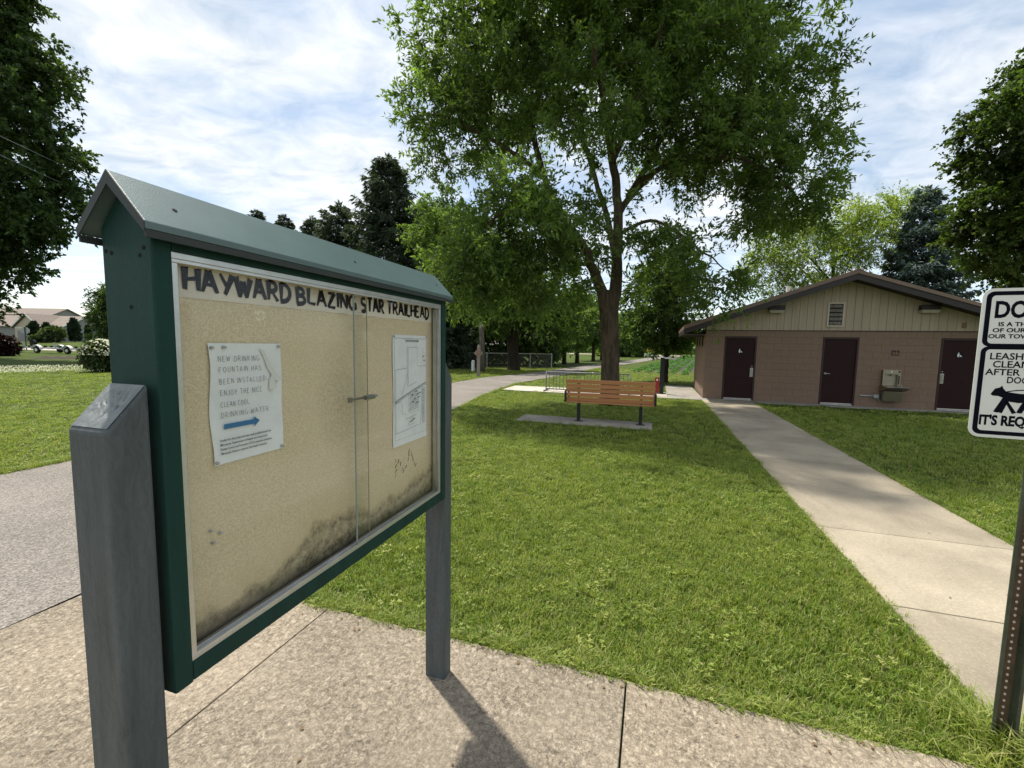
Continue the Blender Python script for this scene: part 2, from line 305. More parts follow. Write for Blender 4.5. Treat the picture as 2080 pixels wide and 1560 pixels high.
MAT = dict(
    agg=m_aggregate(), walk=m_concrete('walk_concrete', (.335, .288, .215), .6), pad=m_concrete('pad_concrete', (.30, .275, .235)), newpad=m_concrete('pale_concrete', (.50, .46, .39), .15),
    asphalt=m_asphalt(), lawn=m_lawn(), grass=m_grass('grass'), joint=M('joint_dirt', (.055, .045, .032)),
    green=M('green_recycled_plastic', (.006, .036, .029), .58, .25, 5, .25, 160, spec=.25, stretch=(3, 3, .4)), roofgreen=M('green_roof_sheet', (.075, .122, .118), .36, .10, 8, .12, 400, spec=.7),
    edge=M('dark_sheet_edge', (.030, .037, .034), .6), post=m_paint_wood('grey_post_paint', (.078, .090, .092)), posttop=m_paint_wood('worn_post_top', (.17, .185, .185)),
    alu=M('aluminium', (.62, .62, .60), .38, .1, 20, .05, 300, metal=.85), board=m_particle(), glass=m_glass(), glassedge=flat('glass_edge', (.27, .31, .28), .25, .6), glassedge2=flat('faint_glass_edge', (.42, .38, .29), .3, .4),
    paper=M('paper', (.80, .82, .82), .85, .07, 9, .25, 25, fine=.03), banner=M('banner_paper', (.74, .68, .58), .85, .14, 4, fine=.05, bscale=30), ink=flat('black_ink', (.007, .007, .013), .9, .03), greyink=flat('grey_ink', (.075, .08, .095), .8), blueink=flat('blue_ink', (.035, .17, .36), .7),
    stain=flat('paper_stain', (.71, .71, .66), .9), pin=flat('push_pin', (.45, .44, .42), .3, .6), steel=M('galvanised_steel', (.42, .43, .43), .45, .15, 12, .1, 120, metal=.7), chrome=M('lock_steel', (.30, .30, .29), .3, .1, metal=.9),
    wood=M('bench_slats', (.50, .215, .088), .6, .12, 3, .15, 60, stretch=(.3, 6, 6), isl=.08), black=M('black_powder_coat', (.012, .012, .013), .45, .1), red=M('red_powder_coat', (.27, .016, .014), .45, .25, 9),
    block=M('painted_block', (.225, .148, .103), .9, .10, 2.2, .5, 170, isl=.025), mortar=M('mortar', (.20, .133, .094), .95), siding=M('painted_siding', (.385, .305, .215), .8, .10, 3, .2, 60, stretch=(3, 3, .2), isl=.03),
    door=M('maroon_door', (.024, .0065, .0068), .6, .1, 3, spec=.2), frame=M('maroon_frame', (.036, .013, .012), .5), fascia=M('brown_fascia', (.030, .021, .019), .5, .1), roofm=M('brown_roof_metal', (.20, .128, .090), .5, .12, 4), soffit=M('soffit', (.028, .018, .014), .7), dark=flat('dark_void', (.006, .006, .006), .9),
    stainless=M('stainless', (.33, .28, .22), .36, .08, 4, .04, 200, metal=.9), white=M('white_paint', (.72, .72, .70), .6, .05), signw=M('sign_sheeting', (.67, .68, .63), .4, .05, 4, fine=.03), lens=M('lamp_lens', (.42, .38, .30), .35, .1), brass=M('pull_plate', (.42, .40, .34), .35, .1, metal=.6), thresh=M('threshold', (.55, .52, .47), .5),
    upost=M('green_channel_post', (.055, .066, .040), .6, .4, 14, .1, 120), rust=M('rusty_channel', (.085, .055, .03), .75, .35, 22, .2, 90), hole=flat('punched_hole', (.55, .47, .38), .9),
    bark=m_bark('ash_bark', (.105, .078, .052)), bark2=m_bark('dark_bark', (.05, .038, .028)), pole=m_bark('pole_wood', (.21, .185, .155)),
    ash=leafmat('ash_leaf', (.072, .122, .038), (.175, .235, .072), .58), maple=leafmat('maple_leaf', (.034, .062, .021), (.072, .108, .036), .43), mapler=leafmat('linden_leaf', (.036, .066, .016), (.080, .115, .028), .48),
    mid=leafmat('shade_tree_leaf', (.055, .098, .028), (.115, .165, .050), .5), locust=leafmat('locust_leaf', (.135, .185, .045), (.230, .270, .080), .6), shrubl=leafmat('shrub_leaf', (.035, .060, .020), (.10, .13, .06), .35),
    spruce=leafmat('spruce_needle', (.038, .056, .036), (.072, .098, .056), .2, .7), bspruce=leafmat('blue_spruce_needle', (.065, .098, .090), (.115, .155, .15), .15, .7), arbor=leafmat('arborvitae', (.010, .026, .013), (.020, .040, .018), .15), purple=leafmat('purple_leaf', (.018, .006, .008), (.035, .012, .014), .2), crop=leafmat('crop_leaf', (.045, .125, .022), (.075, .18, .035), .4),
    vinyl=M('vinyl_siding', (.25, .24, .235), .7, .05, 2), vinyl2=M('beige_siding', (.50, .42, .32), .7, .05, 2), shingle=M('shingles', (.205, .168, .14), .9, .15, 2, .3, 30), roadc=M('road_concrete', (.42, .355, .32), .9, .1, .5), winglass=flat('dark_window', (.03, .035, .04), .1, .6),
    racksteel=M('dull_galvanised', (.20, .205, .21), .6, .15, 12, .1, 120, metal=.4), tyre=flat('tyre', (.012, .012, .012), .9), clover=flat('clover_flower', (.74, .72, .50), .9), yellow=flat('yellow_sign', (.55, .35, .03), .5), soil=M('dark_soil', (.05, .038, .028), .95, .2), weath=M('weathered_wood', (.30, .25, .22), .9, .2, 8, .3, 60, stretch=(4, 4, .5)), pinkboard=M('faded_red_plate', (.28, .17, .14), .85, .35, 14), wire=flat('wire', (.05, .05, .055), .5),
)

# ------------------------------------------------------------------ lettering
def arc(cx, cy, rx, ry, a0, a1, n=7): return [(cx + rx * math.cos(R(a0 + (a1 - a0) * i / n)), cy + ry * math.sin(R(a0 + (a1 - a0) * i / n))) for i in range(n + 1)]
STROKES = {
 'A': [[(0, 0), (.42, 1)], [(.42, 1), (.95, 0)], [(.2, .36), (.75, .36)]], 'B': [[(.05, 0), (.05, 1)], [(.05, 1)] + arc(.25, .76, .42, .24, 90, -90) + [(.05, .52)], [(.05, .52)] + arc(.28, .26, .5, .26, 90, -90) + [(.05, 0)]],
 'C': [arc(.5, .5, .48, .5, 50, 310, 10)], 'D': [[(.05, 0), (.05, 1)], [(.0, 1)] + arc(.2, .5, .65, .5, 90, -90, 9) + [(.0, 0)]], 'E': [[(.05, 0), (.05, 1)], [(.05, 1), (.7, .97)], [(.05, .52), (.58, .52)], [(.05, 0), (.75, .03)]],
 'F': [[(.05, 0), (.05, 1)], [(.05, 1), (.7, .97)], [(.05, .52), (.58, .52)]], 'G': [arc(.5, .5, .48, .5, 55, 330, 10), [(.55, .42), (.95, .42)], [(.92, .42), (.92, .05)]], 'H': [[(.08, 1), (.05, 0)], [(.85, 1), (.85, 0)], [(.08, .45), (.85, .58)]],
 'I': [[(.12, 1), (.1, 0)]], 'J': [[(.55, 1), (.55, .2)], [(.55, .25)] + arc(.28, .2, .27, .25, 0, -150, 5)], 'K': [[(.05, 0), (.05, 1)], [(.75, 1), (.07, .48)], [(.2, .55), (.8, 0)]], 'L': [[(.08, 1), (.05, .05)], [(.05, .08), (.75, .02)]],
 'N': [[(.05, 0), (.08, 1)], [(.08, 1), (.8, .02)], [(.8, 0), (.82, 1)]], 'O': [arc(.5, .5, .46, .5, 90, 450, 12)], 'R': [[(.05, 0), (.05, 1)], [(.05, 1)] + arc(.28, .74, .42, .26, 90, -90) + [(.05, .48)], [(.3, .5), (.82, -.04)]],
 'S': [arc(.4, .75, .34, .25, 40, 260, 7) + arc(.42, .26, .36, .26, 90, -140, 7)], 'T': [[(0, .97), (.85, 1)], [(.42, 1), (.4, 0)]], 'U': [[(.05, 1), (.06, .35)], arc(.42, .35, .37, .35, 180, 360, 7), [(.79, .35), (.8, 1)]],
 'W': [[(.0, 1), (.28, 0)], [(.28, 0), (.52, .8)], [(.52, .8), (.78, 0)], [(.78, 0), (1.08, 1)]], 'Y': [[(.0, 1), (.42, .42)], [(.85, 1), (.30, 0)]], 'Z': [[(.05, .97), (.75, 1)], [(.75, 1), (.03, .02)], [(.0, .03), (.85, 0)]], ';': [[(.1, .6), (.25, .5)], [(.25, .35), (.05, .15)]],
}
def adv(ch): return {' ': .55, 'I': .38, 'W': 1.22, 'J': .75, ';': .4, 'L': .9, 'O': 1.12, 'N': 1.0, 'A': 1.08}.get(ch, 1.0)
def ribbon(mb, pts, w0, w1, T, end=0):
    pts = [np.array(p, float) for p in pts]; n = len(pts); L = []
    for i, p in enumerate(pts):
        d = pts[min(i + 1, n - 1)] - pts[max(i - 1, 0)]; d /= np.linalg.norm(d) + 1e-9; q = np.array([-d[1], d[0]])
        w = w0 + (w1 - w0) * i / max(1, n - 1); e = end * w * (1 if i == n - 1 else (-1 if i == 0 else 0))
        L.append((T(p + q * w / 2 + d * e), T(p - q * w / 2 - d * e * .2)))
    o = len(mb.v)
    for a, b in L: mb.v += [a, b]
    for i in range(n - 1): mb.f.append((o + 2 * i, o + 2 * i + 1, o + 2 * i + 3, o + 2 * i + 2))
def glyph(mb, ch, T, w0, w1, end=0, asp=1.0):
    for st in STROKES[ch]:
        ribbon(mb, [(p[0] * asp, p[1]) for p in st], w0, w1, T, end)
def text_mesh(name, s, width=None, height=None, bold=0.0, align='LEFT', spacing=1.0):
    c = bpy.data.curves.new(name, 'FONT'); c.body = s; c.size = 1; c.offset = bold; c.align_x = align; c.space_character = spacing; c.resolution_u = 3
    o = bpy.data.objects.new(name + '_tmp', c); col.objects.link(o); bpy.context.view_layer.update()
    me = bpy.data.meshes.new_from_object(o.evaluated_get(bpy.context.evaluated_depsgraph_get())); bpy.data.objects.remove(o); bpy.data.curves.remove(c)
    P = np.array([v.co for v in me.vertices]); lo, hi = P.min(0), P.max(0)
    return me, lo, hi
def place_text(name, s, mat, parent, x0, z0, h, width=None, y=0.0, bold=.012, cap=.73, spacing=1.0):
    me, lo, hi = text_mesh(name, s, bold=bold, spacing=spacing); k = h / cap; kx = width / (hi[0] - lo[0]) if width else k
    for v in me.vertices: v.co = (x0 + (v.co.x - lo[0]) * kx, y, z0 + v.co.y * k)
    me.materials.append(mat); o = bpy.data.objects.new(name, me); col.objects.link(o); o.parent = parent; return o

# ================================================================== SETTING
def berm(x, y):
    t = np.clip((y - 76) / 12, 0, 1); t = t * t * (3 - 2 * t); s = np.clip((-25 - x) / 15, 0, 1)
    return .66 * t * s
gx = np.unique(np.concatenate([np.linspace(-900, -160, 12), np.linspace(-160, 80, 61), np.linspace(80, 900, 14)]))
gy = np.unique(np.concatenate([np.linspace(-300, -20, 8), np.linspace(-20, 140, 61), np.linspace(140, 1600, 18)]))
g = MB()
for yy in gy:
    for xx in gx: g.v.append((float(xx), float(yy), -.03 + float(berm(xx, yy))))
nx = len(gx)
for j in range(len(gy) - 1):
    for i in range(nx - 1): g.f.append((j * nx + i, j * nx + i + 1, (j + 1) * nx + i + 1, (j + 1) * nx + i))
struct(obj('lawn', g, MAT['lawn'], smooth=True))

def slab_set(name, mat, rects, gap=.008, z=0.0, rot=-TH):
    """concrete laid in slabs: a dark bed with separate slabs on it"""
    bed = MB()
    for (a0, a1, b0, b1) in rects: bed.box(a0 + .02, a1 - .02, b0 + .02, b1 - .02, -.09, z - .022)
    root = struct(obj(name, bed, MAT['joint'], rz=rot))
    for (a0, a1, b0, b1) in rects:
        o = obj('slab', MB().box(a0 + gap / 2, a1 - gap / 2, b0 + gap / 2, b1 - gap / 2, -.10, z + random.uniform(-.0015, .0015)), mat, root, bevel=.006)
    return root
def grid(aa, bb): return [(aa[i], aa[i + 1], bb[j], bb[j + 1]) for i in range(len(aa) - 1) for j in range(len(bb) - 1)]
EDGE_B = 2.15
slab_set('plaza_pavement', MAT['agg'], grid([-3.5, -1.88, -.055, 1.77, 3.6], [-5.2, -3.4, -1.55, .30, EDGE_B]))
slab_set('walkway', MAT['walk'], grid([1.57, 3.08], [EDGE_B, 3.40, 4.75, 6.15, 7.55, 8.95, 10.35, 11.75, 13.15, 14.5, 15.3]))
slab_set('building_apron', MAT['pad'], grid([1.57, 3.08, 5.0, 7.0, 9.0, 10.6], [15.3, 15.92]) + [(.55, 1.66, 15.92, 18.1), (.55, 1.66, 18.1, 20.4), (-.3, 1.57, 15.3, 15.92)], gap=.012)
slab_set('bike_rack_pad', MAT['newpad'], [(-5.35, -3.4, 15.3, 17.1), (-3.4, -1.6, 15.3, 17.1), (-1.6, -.3, 15.3, 17.1), (-.3, .55, 15.92, 17.1)], gap=.012)
slab_set('bench_pad', MAT['pad'], [(-2.86, .06, 9.12, 10.02)], z=.012)

# asphalt trail, as a strip between its two edges (near edge / far edge in plaza grid)
NE = [(-3.5, -14), (-3.5, -3), (-3.5, 1.2), (-3.55, 2.2), (-4.0, 5), (-4.75, 10), (-5.2, 12.9), (-5.4, 15), (-5.6, 18.5), (-5.1, 22), (-4.1, 33.3), (-2.0, 45), (2.6, 78), (4, 95)]
FE = [(-7.7, -14), (-7.6, -3), (-7.55, 1.2), (-7.5, 3.4), (-7.6, 6), (-8.0, 11), (-8.15, 14), (-8.2, 17), (-8.1, 20.5), (-7.0, 24.5), (-5.75, 35.5), (-3.6, 47.5), (.6, 80), (2, 95)]
def spline(P, n=8):
    P = [np.array(p, float) for p in P]; out = []
    for i in range(len(P) - 1):
        p0, p1, p2, p3 = P[max(i - 1, 0)], P[i], P[i + 1], P[min(i + 2, len(P) - 1)]
        for k in range(n):
            t = k / n; out.append(.5 * ((2 * p1) + (-p0 + p2) * t + (2 * p0 - 5 * p1 + 4 * p2 - p3) * t * t + (-p0 + 3 * p1 - 3 * p2 + p3) * t ** 3))
    out.append(P[-1]); return out
def lin(P, n=8):
    P = [np.array(p, float) for p in P]; out = []
    for i in range(len(P) - 1): out += [P[i] + (P[i + 1] - P[i]) * k / n for k in range(n)]
    return out + [P[-1]]
ne, fe = lin(NE), lin(FE)
ne = [p if p[1] < 2.5 else p + np.array([.035 * math.sin(i * 1.7) + .02 * math.sin(i * .6), 0]) for i, p in enumerate(ne)]
tr = MB()
for a, b in zip(ne, fe):
    for q in (a, a * .66 + b * .34, a * .33 + b * .67, b):
        x, y = K(*q); tr.v.append((x, y, -.004 if q is not a else -.006))
for i in range(len(ne) - 1):
    for k in range(3): tr.f.append((i * 4 + k, i * 4 + 4 + k, i * 4 + 5 + k, i * 4 + 1 + k))
struct(obj('trail', tr, MAT['asphalt']))
NEb, NEa = np.array([p[1] for p in NE]), np.array([p[0] for p in NE]); FEb, FEa = np.array([p[1] for p in FE]), np.array([p[0] for p in FE])

# far cross road and the street on the left
def strip(name, pts, mat, z):
    mb = MB(); mb.poly([(p[0], p[1], z) for p in pts]); return struct(obj(name, mb, mat))
strip('cross_road', [(-20, 97), (120, 60), (122, 66), (-18, 103)], MAT['roadc'], -.010)
strip('street', [(-34, 47.5), (-120, 71), (-120, 76.5), (-34, 53)], MAT['roadc'], -.012)

# ------------------------------------------------------------------ grass: real blades, scattered as tufts
tuft_col = bpy.data.collections.new('tuft_sources')
def tuft_mesh(name, nb, rad, h0, h1, w, lean=.5):
    mb = MB()
    for _ in range(nb):
        a = random.uniform(0, 6.283); r = rad * math.sqrt(random.random()); bx, by = r * math.cos(a), r * math.sin(a)
        h = random.uniform(h0, h1); la = random.uniform(0, 6.283); ln = h * random.uniform(.15, lean + .45); dx, dy = math.cos(la), math.sin(la); ww = w * random.uniform(.6, 1.2)
        fa = la + random.uniform(.9, 2.2); px_, py_ = math.cos(fa) * ww / 2, math.sin(fa) * ww / 2
        m = (bx + dx * ln * .35, by + dy * ln * .35, h * .6); t = (bx + dx * ln, by + dy * ln, h * random.uniform(.75, 1.0))
        mb.add([(bx - px_, by - py_, -.01), (bx + px_, by + py_, -.01), (m[0] + px_ * .8, m[1] + py_ * .8, m[2]), (m[0] - px_ * .8, m[1] - py_ * .8, m[2]), t], [(0, 1, 2, 3), (3, 2, 4)])
    return mb.mesh(name)
def clover_mesh(name):
    mb = MB()
    for _ in range(7):
        a = random.uniform(0, 6.283); r = .05 * math.sqrt(random.random()); c = np.array([r * math.cos(a), r * math.sin(a), random.uniform(.02, .05)])
        for k in range(3):
            t = a + k * 2.09; d = np.array([math.cos(t), math.sin(t), .25]); s_ = np.array([-math.sin(t), math.cos(t), 0])
            mb.add([c, c + d * .006 + s_ * .005, c + d * .014, c + d * .006 - s_ * .005], [(0, 1, 2, 3)])
    return mb.mesh(name)
SRC = [tuft_mesh('tuft_a', 13, .035, .022, .046, .0044), tuft_mesh('tuft_b', 13, .04, .028, .054, .0044, .7), tuft_mesh('tuft_c', 12, .04, .02, .042, .0052, .9), tuft_mesh('tuft_d', 14, .04, .024, .05, .004, .4),
       clover_mesh('tuft_e'), tuft_mesh('tuft_f', 14, .03, .06, .13, .0038, .8)]
for i, me in enumerate(SRC):
    me.materials.append(MAT['grass']); o = bpy.data.objects.new('%02d_tuft' % i, me); tuft_col.objects.link(o)
def scatter_group(name, collection):
    ng = bpy.data.node_groups.new(name, 'GeometryNodeTree')
    ng.interface.new_socket('Geometry', in_out='INPUT', socket_type='NodeSocketGeometry'); ng.interface.new_socket('Geometry', in_out='OUTPUT', socket_type='NodeSocketGeometry')
    N = ng.nodes; i, o = N.new('NodeGroupInput'), N.new('NodeGroupOutput'); iop = N.new('GeometryNodeInstanceOnPoints'); ci = N.new('GeometryNodeCollectionInfo')
    ci.inputs['Collection'].default_value = collection; ci.inputs['Separate Children'].default_value = True; ci.inputs['Reset Children'].default_value = True
    def attr(n, ty):
        a = N.new('GeometryNodeInputNamedAttribute'); a.data_type = ty; a.inputs['Name'].default_value = n; return a.outputs[0]
    m2p = N.new('GeometryNodeMeshToPoints')
    L = ng.links.new; L(i.outputs[0], m2p.inputs[0]); L(m2p.outputs[0], iop.inputs['Points']); L(ci.outputs[0], iop.inputs['Instance']); iop.inputs['Pick Instance'].default_value = True
    L(attr('idx', 'INT'), iop.inputs['Instance Index']); L(attr('rot', 'FLOAT_VECTOR'), iop.inputs['Rotation']); L(attr('scl', 'FLOAT_VECTOR'), iop.inputs['Scale']); L(iop.outputs[0], o.inputs[0])
    return ng
TUFTS = scatter_group('tuft_scatter', tuft_col)
def scatter(name, P, idx, rot, scl, group, label, cat):
    me = bpy.data.meshes.new(name); me.vertices.add(len(P)); me.vertices.foreach_set('co', P.astype(np.float32).ravel())
    a = me.attributes.new('idx', 'INT', 'POINT'); a.data.foreach_set('value', idx.astype(np.int32))
    a = me.attributes.new('rot', 'FLOAT_VECTOR', 'POINT'); a.data.foreach_set('vector', rot.astype(np.float32).ravel())
    a = me.attributes.new('scl', 'FLOAT_VECTOR', 'POINT'); a.data.foreach_set('vector', scl.astype(np.float32).ravel())
    o = bpy.data.objects.new(name, me); col.objects.link(o); md = o.modifiers.new('scatter', 'NODES'); md.node_group = group
    tag(o, label, cat, kind='stuff'); return o
BB0 = np.array([6.42, 14.575]); BTH = R(-19.1); BE = np.array([math.cos(BTH), math.sin(BTH)]); BN = np.array([-math.sin(BTH), math.cos(BTH)])
TRUNK = at(1238, 815, 12.7)[:2]
def on_lawn(x, y, m=0.0):
    a = x * KN[0] + y * KN[1]; b = x * KD[0] + y * KD[1]
    ok = np.ones(len(x), bool)
    ok &= ~((a > -3.55 - m) & (a < 3.65 + m) & (b < EDGE_B + m))
    ok &= ~((a > 1.57 - m) & (a < 3.08 + m) & (b < 15.4))
    ne_ = np.interp(b, NEb, NEa); fe_ = np.interp(b, FEb, FEa); ok &= ~((a < ne_ + m) & (a > fe_ - m))
    ok &= ~((b > 15.3 - m) & (b < 17.1 + m) & (a > -5.4) & (a < .55 + m))
    ok &= ~((b > 15.3 - m) & (b < 21.5) & (a > .55 - m) & (a < 10.6))
    ok &= ~((a > -2.86 - m) & (a < .06 + m) & (b > 9.12 - m) & (b < 10.02 + m))
    ok &= ((x - TRUNK[0]) ** 2 + (y - TRUNK[1]) ** 2) > .34 ** 2
    return ok
PP, II, SS = [], [], []
def zone(r0, r1, dens, s0, s1, amin=-62, amax=62):
    area = (R(amax) - R(amin)) / 2 * (r1 ** 2 - r0 ** 2); n = int(area * dens)
    r = np.sqrt(rng.uniform(r0 ** 2, r1 ** 2, n)); t = rng.uniform(R(amin), R(amax), n); x, y = r * np.sin(t), r * np.cos(t)
    k = on_lawn(x, y, .0); x, y = x[k], y[k]; n = len(x)
    PP.append(np.stack([x, y, np.full(n, -.028)], 1)); idx = rng.choice(5, n, p=[.3, .27, .21, .205, .015]); II.append(idx); s = rng.uniform(s0, s1, n)
    patch = .75 + .5 * (np.sin(x * 1.7 + 1.3 * np.sin(y * .9)) * np.sin(y * 1.3 + x * .4) * .5 + .5)
    SS.append(np.stack([s, s, np.minimum(s, 1.15) * patch * rng.uniform(.8, 1.2, n)], 1))
zone(1.6, 4.5, 1150, .9, 1.3); zone(4.5, 8, 520, 1.2, 1.7); zone(8, 15, 170, 1.7, 2.6); zone(15, 34, 34, 2.6, 4.0)
# taller fringe along the concrete edges
def fringe(a0, b0, a1, b1, n, na, nb, spread=.05, s0=.6, s1=1.15):
    t = rng.random(n); off = np.abs(rng.normal(0, spread, n)) + rng.uniform(-.012, .01, n) + .014 * np.sin(t * 61 + 2 * np.sin(t * 17)) - .010; a = a0 + (a1 - a0) * t + na * off; b = b0 + (b1 - b0) * t + nb * off
    x = a * KN[0] + b * KD[0]; y = a * KN[1] + b * KD[1]
    PP.append(np.stack([x, y, np.full(n, -.02)], 1)); II.append(rng.choice([0, 1, 4, 5], n, p=[.38, .38, .10, .14])); s = rng.uniform(s0, s1, n); SS.append(np.stack([s, s, s * rng.uniform(.55, 1.05, n)], 1))
fringe(-3.4, EDGE_B, 1.5, EDGE_B, 2100, 0, 1, .05, .5, 1.05); fringe(1.57, EDGE_B, 1.57, 15.2, 1800, -1, 0, .04, .5, .9); fringe(3.08, EDGE_B, 3.08, 15.2, 1800, 1, 0, .04, .5, .9)
fringe(-2.86, 9.12, .06, 9.12, 500, 0, -1, .05, .7, 1.2); fringe(-2.86, 10.02, .06, 10.02, 350, 0, 1, .05, .7, 1.1)
sp_ = gp(2025, 1510)[:2]; n = 90; PP.append(np.stack([sp_[0] + rng.normal(0, .10, n), sp_[1] + rng.normal(0, .09, n), np.full(n, -.02)], 1)); II.append(np.full(n, 5)); s = rng.uniform(.8, 1.7, n); SS.append(np.stack([s, s, s], 1))
for (i0, i1) in ((3, 8),):
    for i in range(i0, i1): fringe(NE[i][0], NE[i][1], NE[i + 1][0], NE[i + 1][1], 500, 1, 0, .06, .8, 1.4)
for i in range(2, 8): fringe(FE[i][0], FE[i][1], FE[i + 1][0], FE[i + 1][1], 450, -1, 0, .08, .8, 1.5)
P_ = np.concatenate(PP); n = len(P_); rot = np.stack([rng.uniform(-.15, .15, n), rng.uniform(-.15, .15, n), rng.uniform(0, 6.283, n)], 1)
scatter('grass', P_, np.concatenate(II), rot, np.concatenate(SS), TUFTS, 'short mown green lawn grass around the paths', 'grass')

# white clover patch on the left lawn
n = 1900; u_ = rng.random(n); v_ = rng.random(n); cx = []
c0, c1, c2, c3 = gp(-150, 763)[:2], gp(215, 756)[:2], gp(200, 745)[:2], gp(-150, 747)[:2]
Pc = (c0 * (1 - u_)[:, None] + c1 * u_[:, None]) * (1 - v_)[:, None] + (c3 * (1 - u_)[:, None] + c2 * u_[:, None]) * v_[:, None]
keep = rng.random(n) < .35 + .65 * (np.sin(Pc[:, 0] * .8) * np.sin(Pc[:, 1] * .7 + 1) * .5 + .5); Pc = Pc[keep]
mb = MB()
for x, y in Pc:
    r = random.uniform(.018, .04); z = random.uniform(.05, .13)
    mb.add([(x - r, y, z), (x, y - r, z), (x + r, y, z), (x, y + r, z), (x, y, z + r), (x, y, z - r)], [(0, 1, 4), (1, 2, 4), (2, 3, 4), (3, 0, 4), (1, 0, 5), (2, 1, 5), (3, 2, 5), (0, 3, 5)])
tag(obj('clover_flowers', mb, MAT['clover']), 'patch of white clover flowers on the left lawn', 'clover', kind='stuff')

# ================================================================== INFORMATION KIOSK
KX, KY, KL, KDp, ZB, ZT = -.687, .843, 1.239, .140, .9414, 1.885
kiosk = thing('information_kiosk', 'green roofed trailhead notice kiosk with sliding glass on two grey posts', 'kiosk', (KX, KY, 0), math.pi / 2 - R(17.78))
pw, pd, q1 = .107, .0735, .009
def kpost(s0, s1, zlo, zhi, nm):
    b = [(s0, q1, -.05), (s1, q1, -.05), (s1, q1 + pw, -.05), (s0, q1 + pw, -.05)]; t = [(s0, q1, zlo), (s1, q1, zhi), (s1, q1 + pw, zhi), (s0, q1 + pw, zlo)]
    p = obj('post', MB().hexa(b, t), MAT['post'], kiosk, bevel=.006)
    e = .006; zs = .0016
    b = [(s0 + e, q1 + e, zlo + zs), (s1 - e, q1 + e, zhi + zs - .004), (s1 - e, q1 + pw - e, zhi + zs - .004), (s0 + e, q1 + pw - e, zlo + zs)]
    return p
kp = kpost(-.013 - pd, -.013, 1.5097, 1.5924, 'near'); kpost(KL + .013, KL + .013 + pd, 1.60, 1.515, 'far')
# worn end grain: a thin sanded skin following the slanted cut, and splinter pits
sk = MB(); N_, e = 14, .004
for i in range(N_ + 1):
    for j in range(N_ + 1):
        u, v = i / N_, j / N_; s_ = -.013 - pd + e + (pd - 2 * e) * u; q_ = q1 + e + (pw - 2 * e) * v; zz = 1.5097 + (1.5924 - 1.5097) * ((s_ + .013 + pd) / pd)
        pit = max(0, 1 - ((u - .55) / .4) ** 2 - ((v - .5) / .42) ** 2); zz += .0022 + random.uniform(-.003, .001) * (pit > .05) * min(1, pit * 3)
        sk.v.append((s_, q_, zz))
for i in range(N_):
    for j in range(N_): k = i * (N_ + 1) + j; sk.f.append((k, k + N_ + 1, k + N_ + 2, k + 1))
obj('end_grain', sk, MAT['posttop'], kp)
for s0 in (0, KL - .038):
    pk = obj('side_panel', MB().prism([(0, ZB), (KDp, ZB), (KDp, ZT + .012), (KDp / 2, ZT + .085), (0, ZT + .012)], s0, s0 + .038, 'x'), MAT['green'], kiosk, bevel=.004)
    if s0 == 0:
        for (q_, z_) in ((.02, 1.852), (.032, 1.838), (.112, 1.846), (.128, 1.850), (.065, 1.74)):
            obj('screw_hole', MB().tube([(-.0006, q_, z_), (.002, q_, z_)], .0042, 10), MAT['dark'], pk)
obj('bottom_rail', MB().box(.0385, KL - .0385, .0015, .06, ZB + .002, .985), MAT['green'], kiosk, bevel=.003)
obj('top_rail', MB().box(.0385, KL - .0385, .0015, .06, 1.853, ZT + .008), MAT['green'], kiosk, bevel=.003)
obj('back_panel', MB().box(.0385, KL - .0385, .075, KDp - .004, ZB + .004, ZT + .006), MAT['green'], kiosk, bevel=.003)
obj('notice_board', MB().box(.039, KL - .0387, .0525, .0745, .980, 1.8535), MAT['board'], kiosk)
al = .0135
obj('track', MB().box(.0389, KL - .0389, .006, .046, 1.840, 1.8525).box(.0389, KL - .0389, .006, .009, 1.832, 1.8398), MAT['alu'], kiosk, bevel=.001)
obj('track', MB().box(.0389, KL - .0389, .006, .046, .9853, .991).box(.0389, KL - .0389, .006, .009, .9911, .999).box(.0389, KL - .0389, .024, .0255, .9911, .999), MAT['alu'], kiosk, bevel=.001)
obj('jamb', MB().box(.0387, .0387 + al, .007, .046, .9912, 1.8318), MAT['alu'], kiosk, bevel=.001)
obj('jamb', MB().box(KL - .0387 - .004, KL - .0387, .007, .046, .9912, 1.8318).box(KL - .055, KL - .043, .0072, .009, .9912, 1.8318).box(KL - .055, KL - .043, .024, .0255, .9912, 1.8318), MAT['alu'], kiosk, bevel=.001)
gl1 = obj('glass_pane', MB().box(.0535, .692, .0275, .0315, .9915, 1.8390), MAT['glass'], kiosk)
gl2 = obj('glass_pane', MB().box(.6065, KL - .044, .0125, .0165, .9915, 1.8390), MAT['glass'], kiosk)
obj('pane_edge', MB().box(.6921, .6930, .0276, .0314, .9915, 1.8390), MAT['glassedge2'], gl1)
obj('pane_edge', MB().box(.6030, .6064, .0122, .0168, .9915, 1.8390), MAT['glassedge'], gl2)
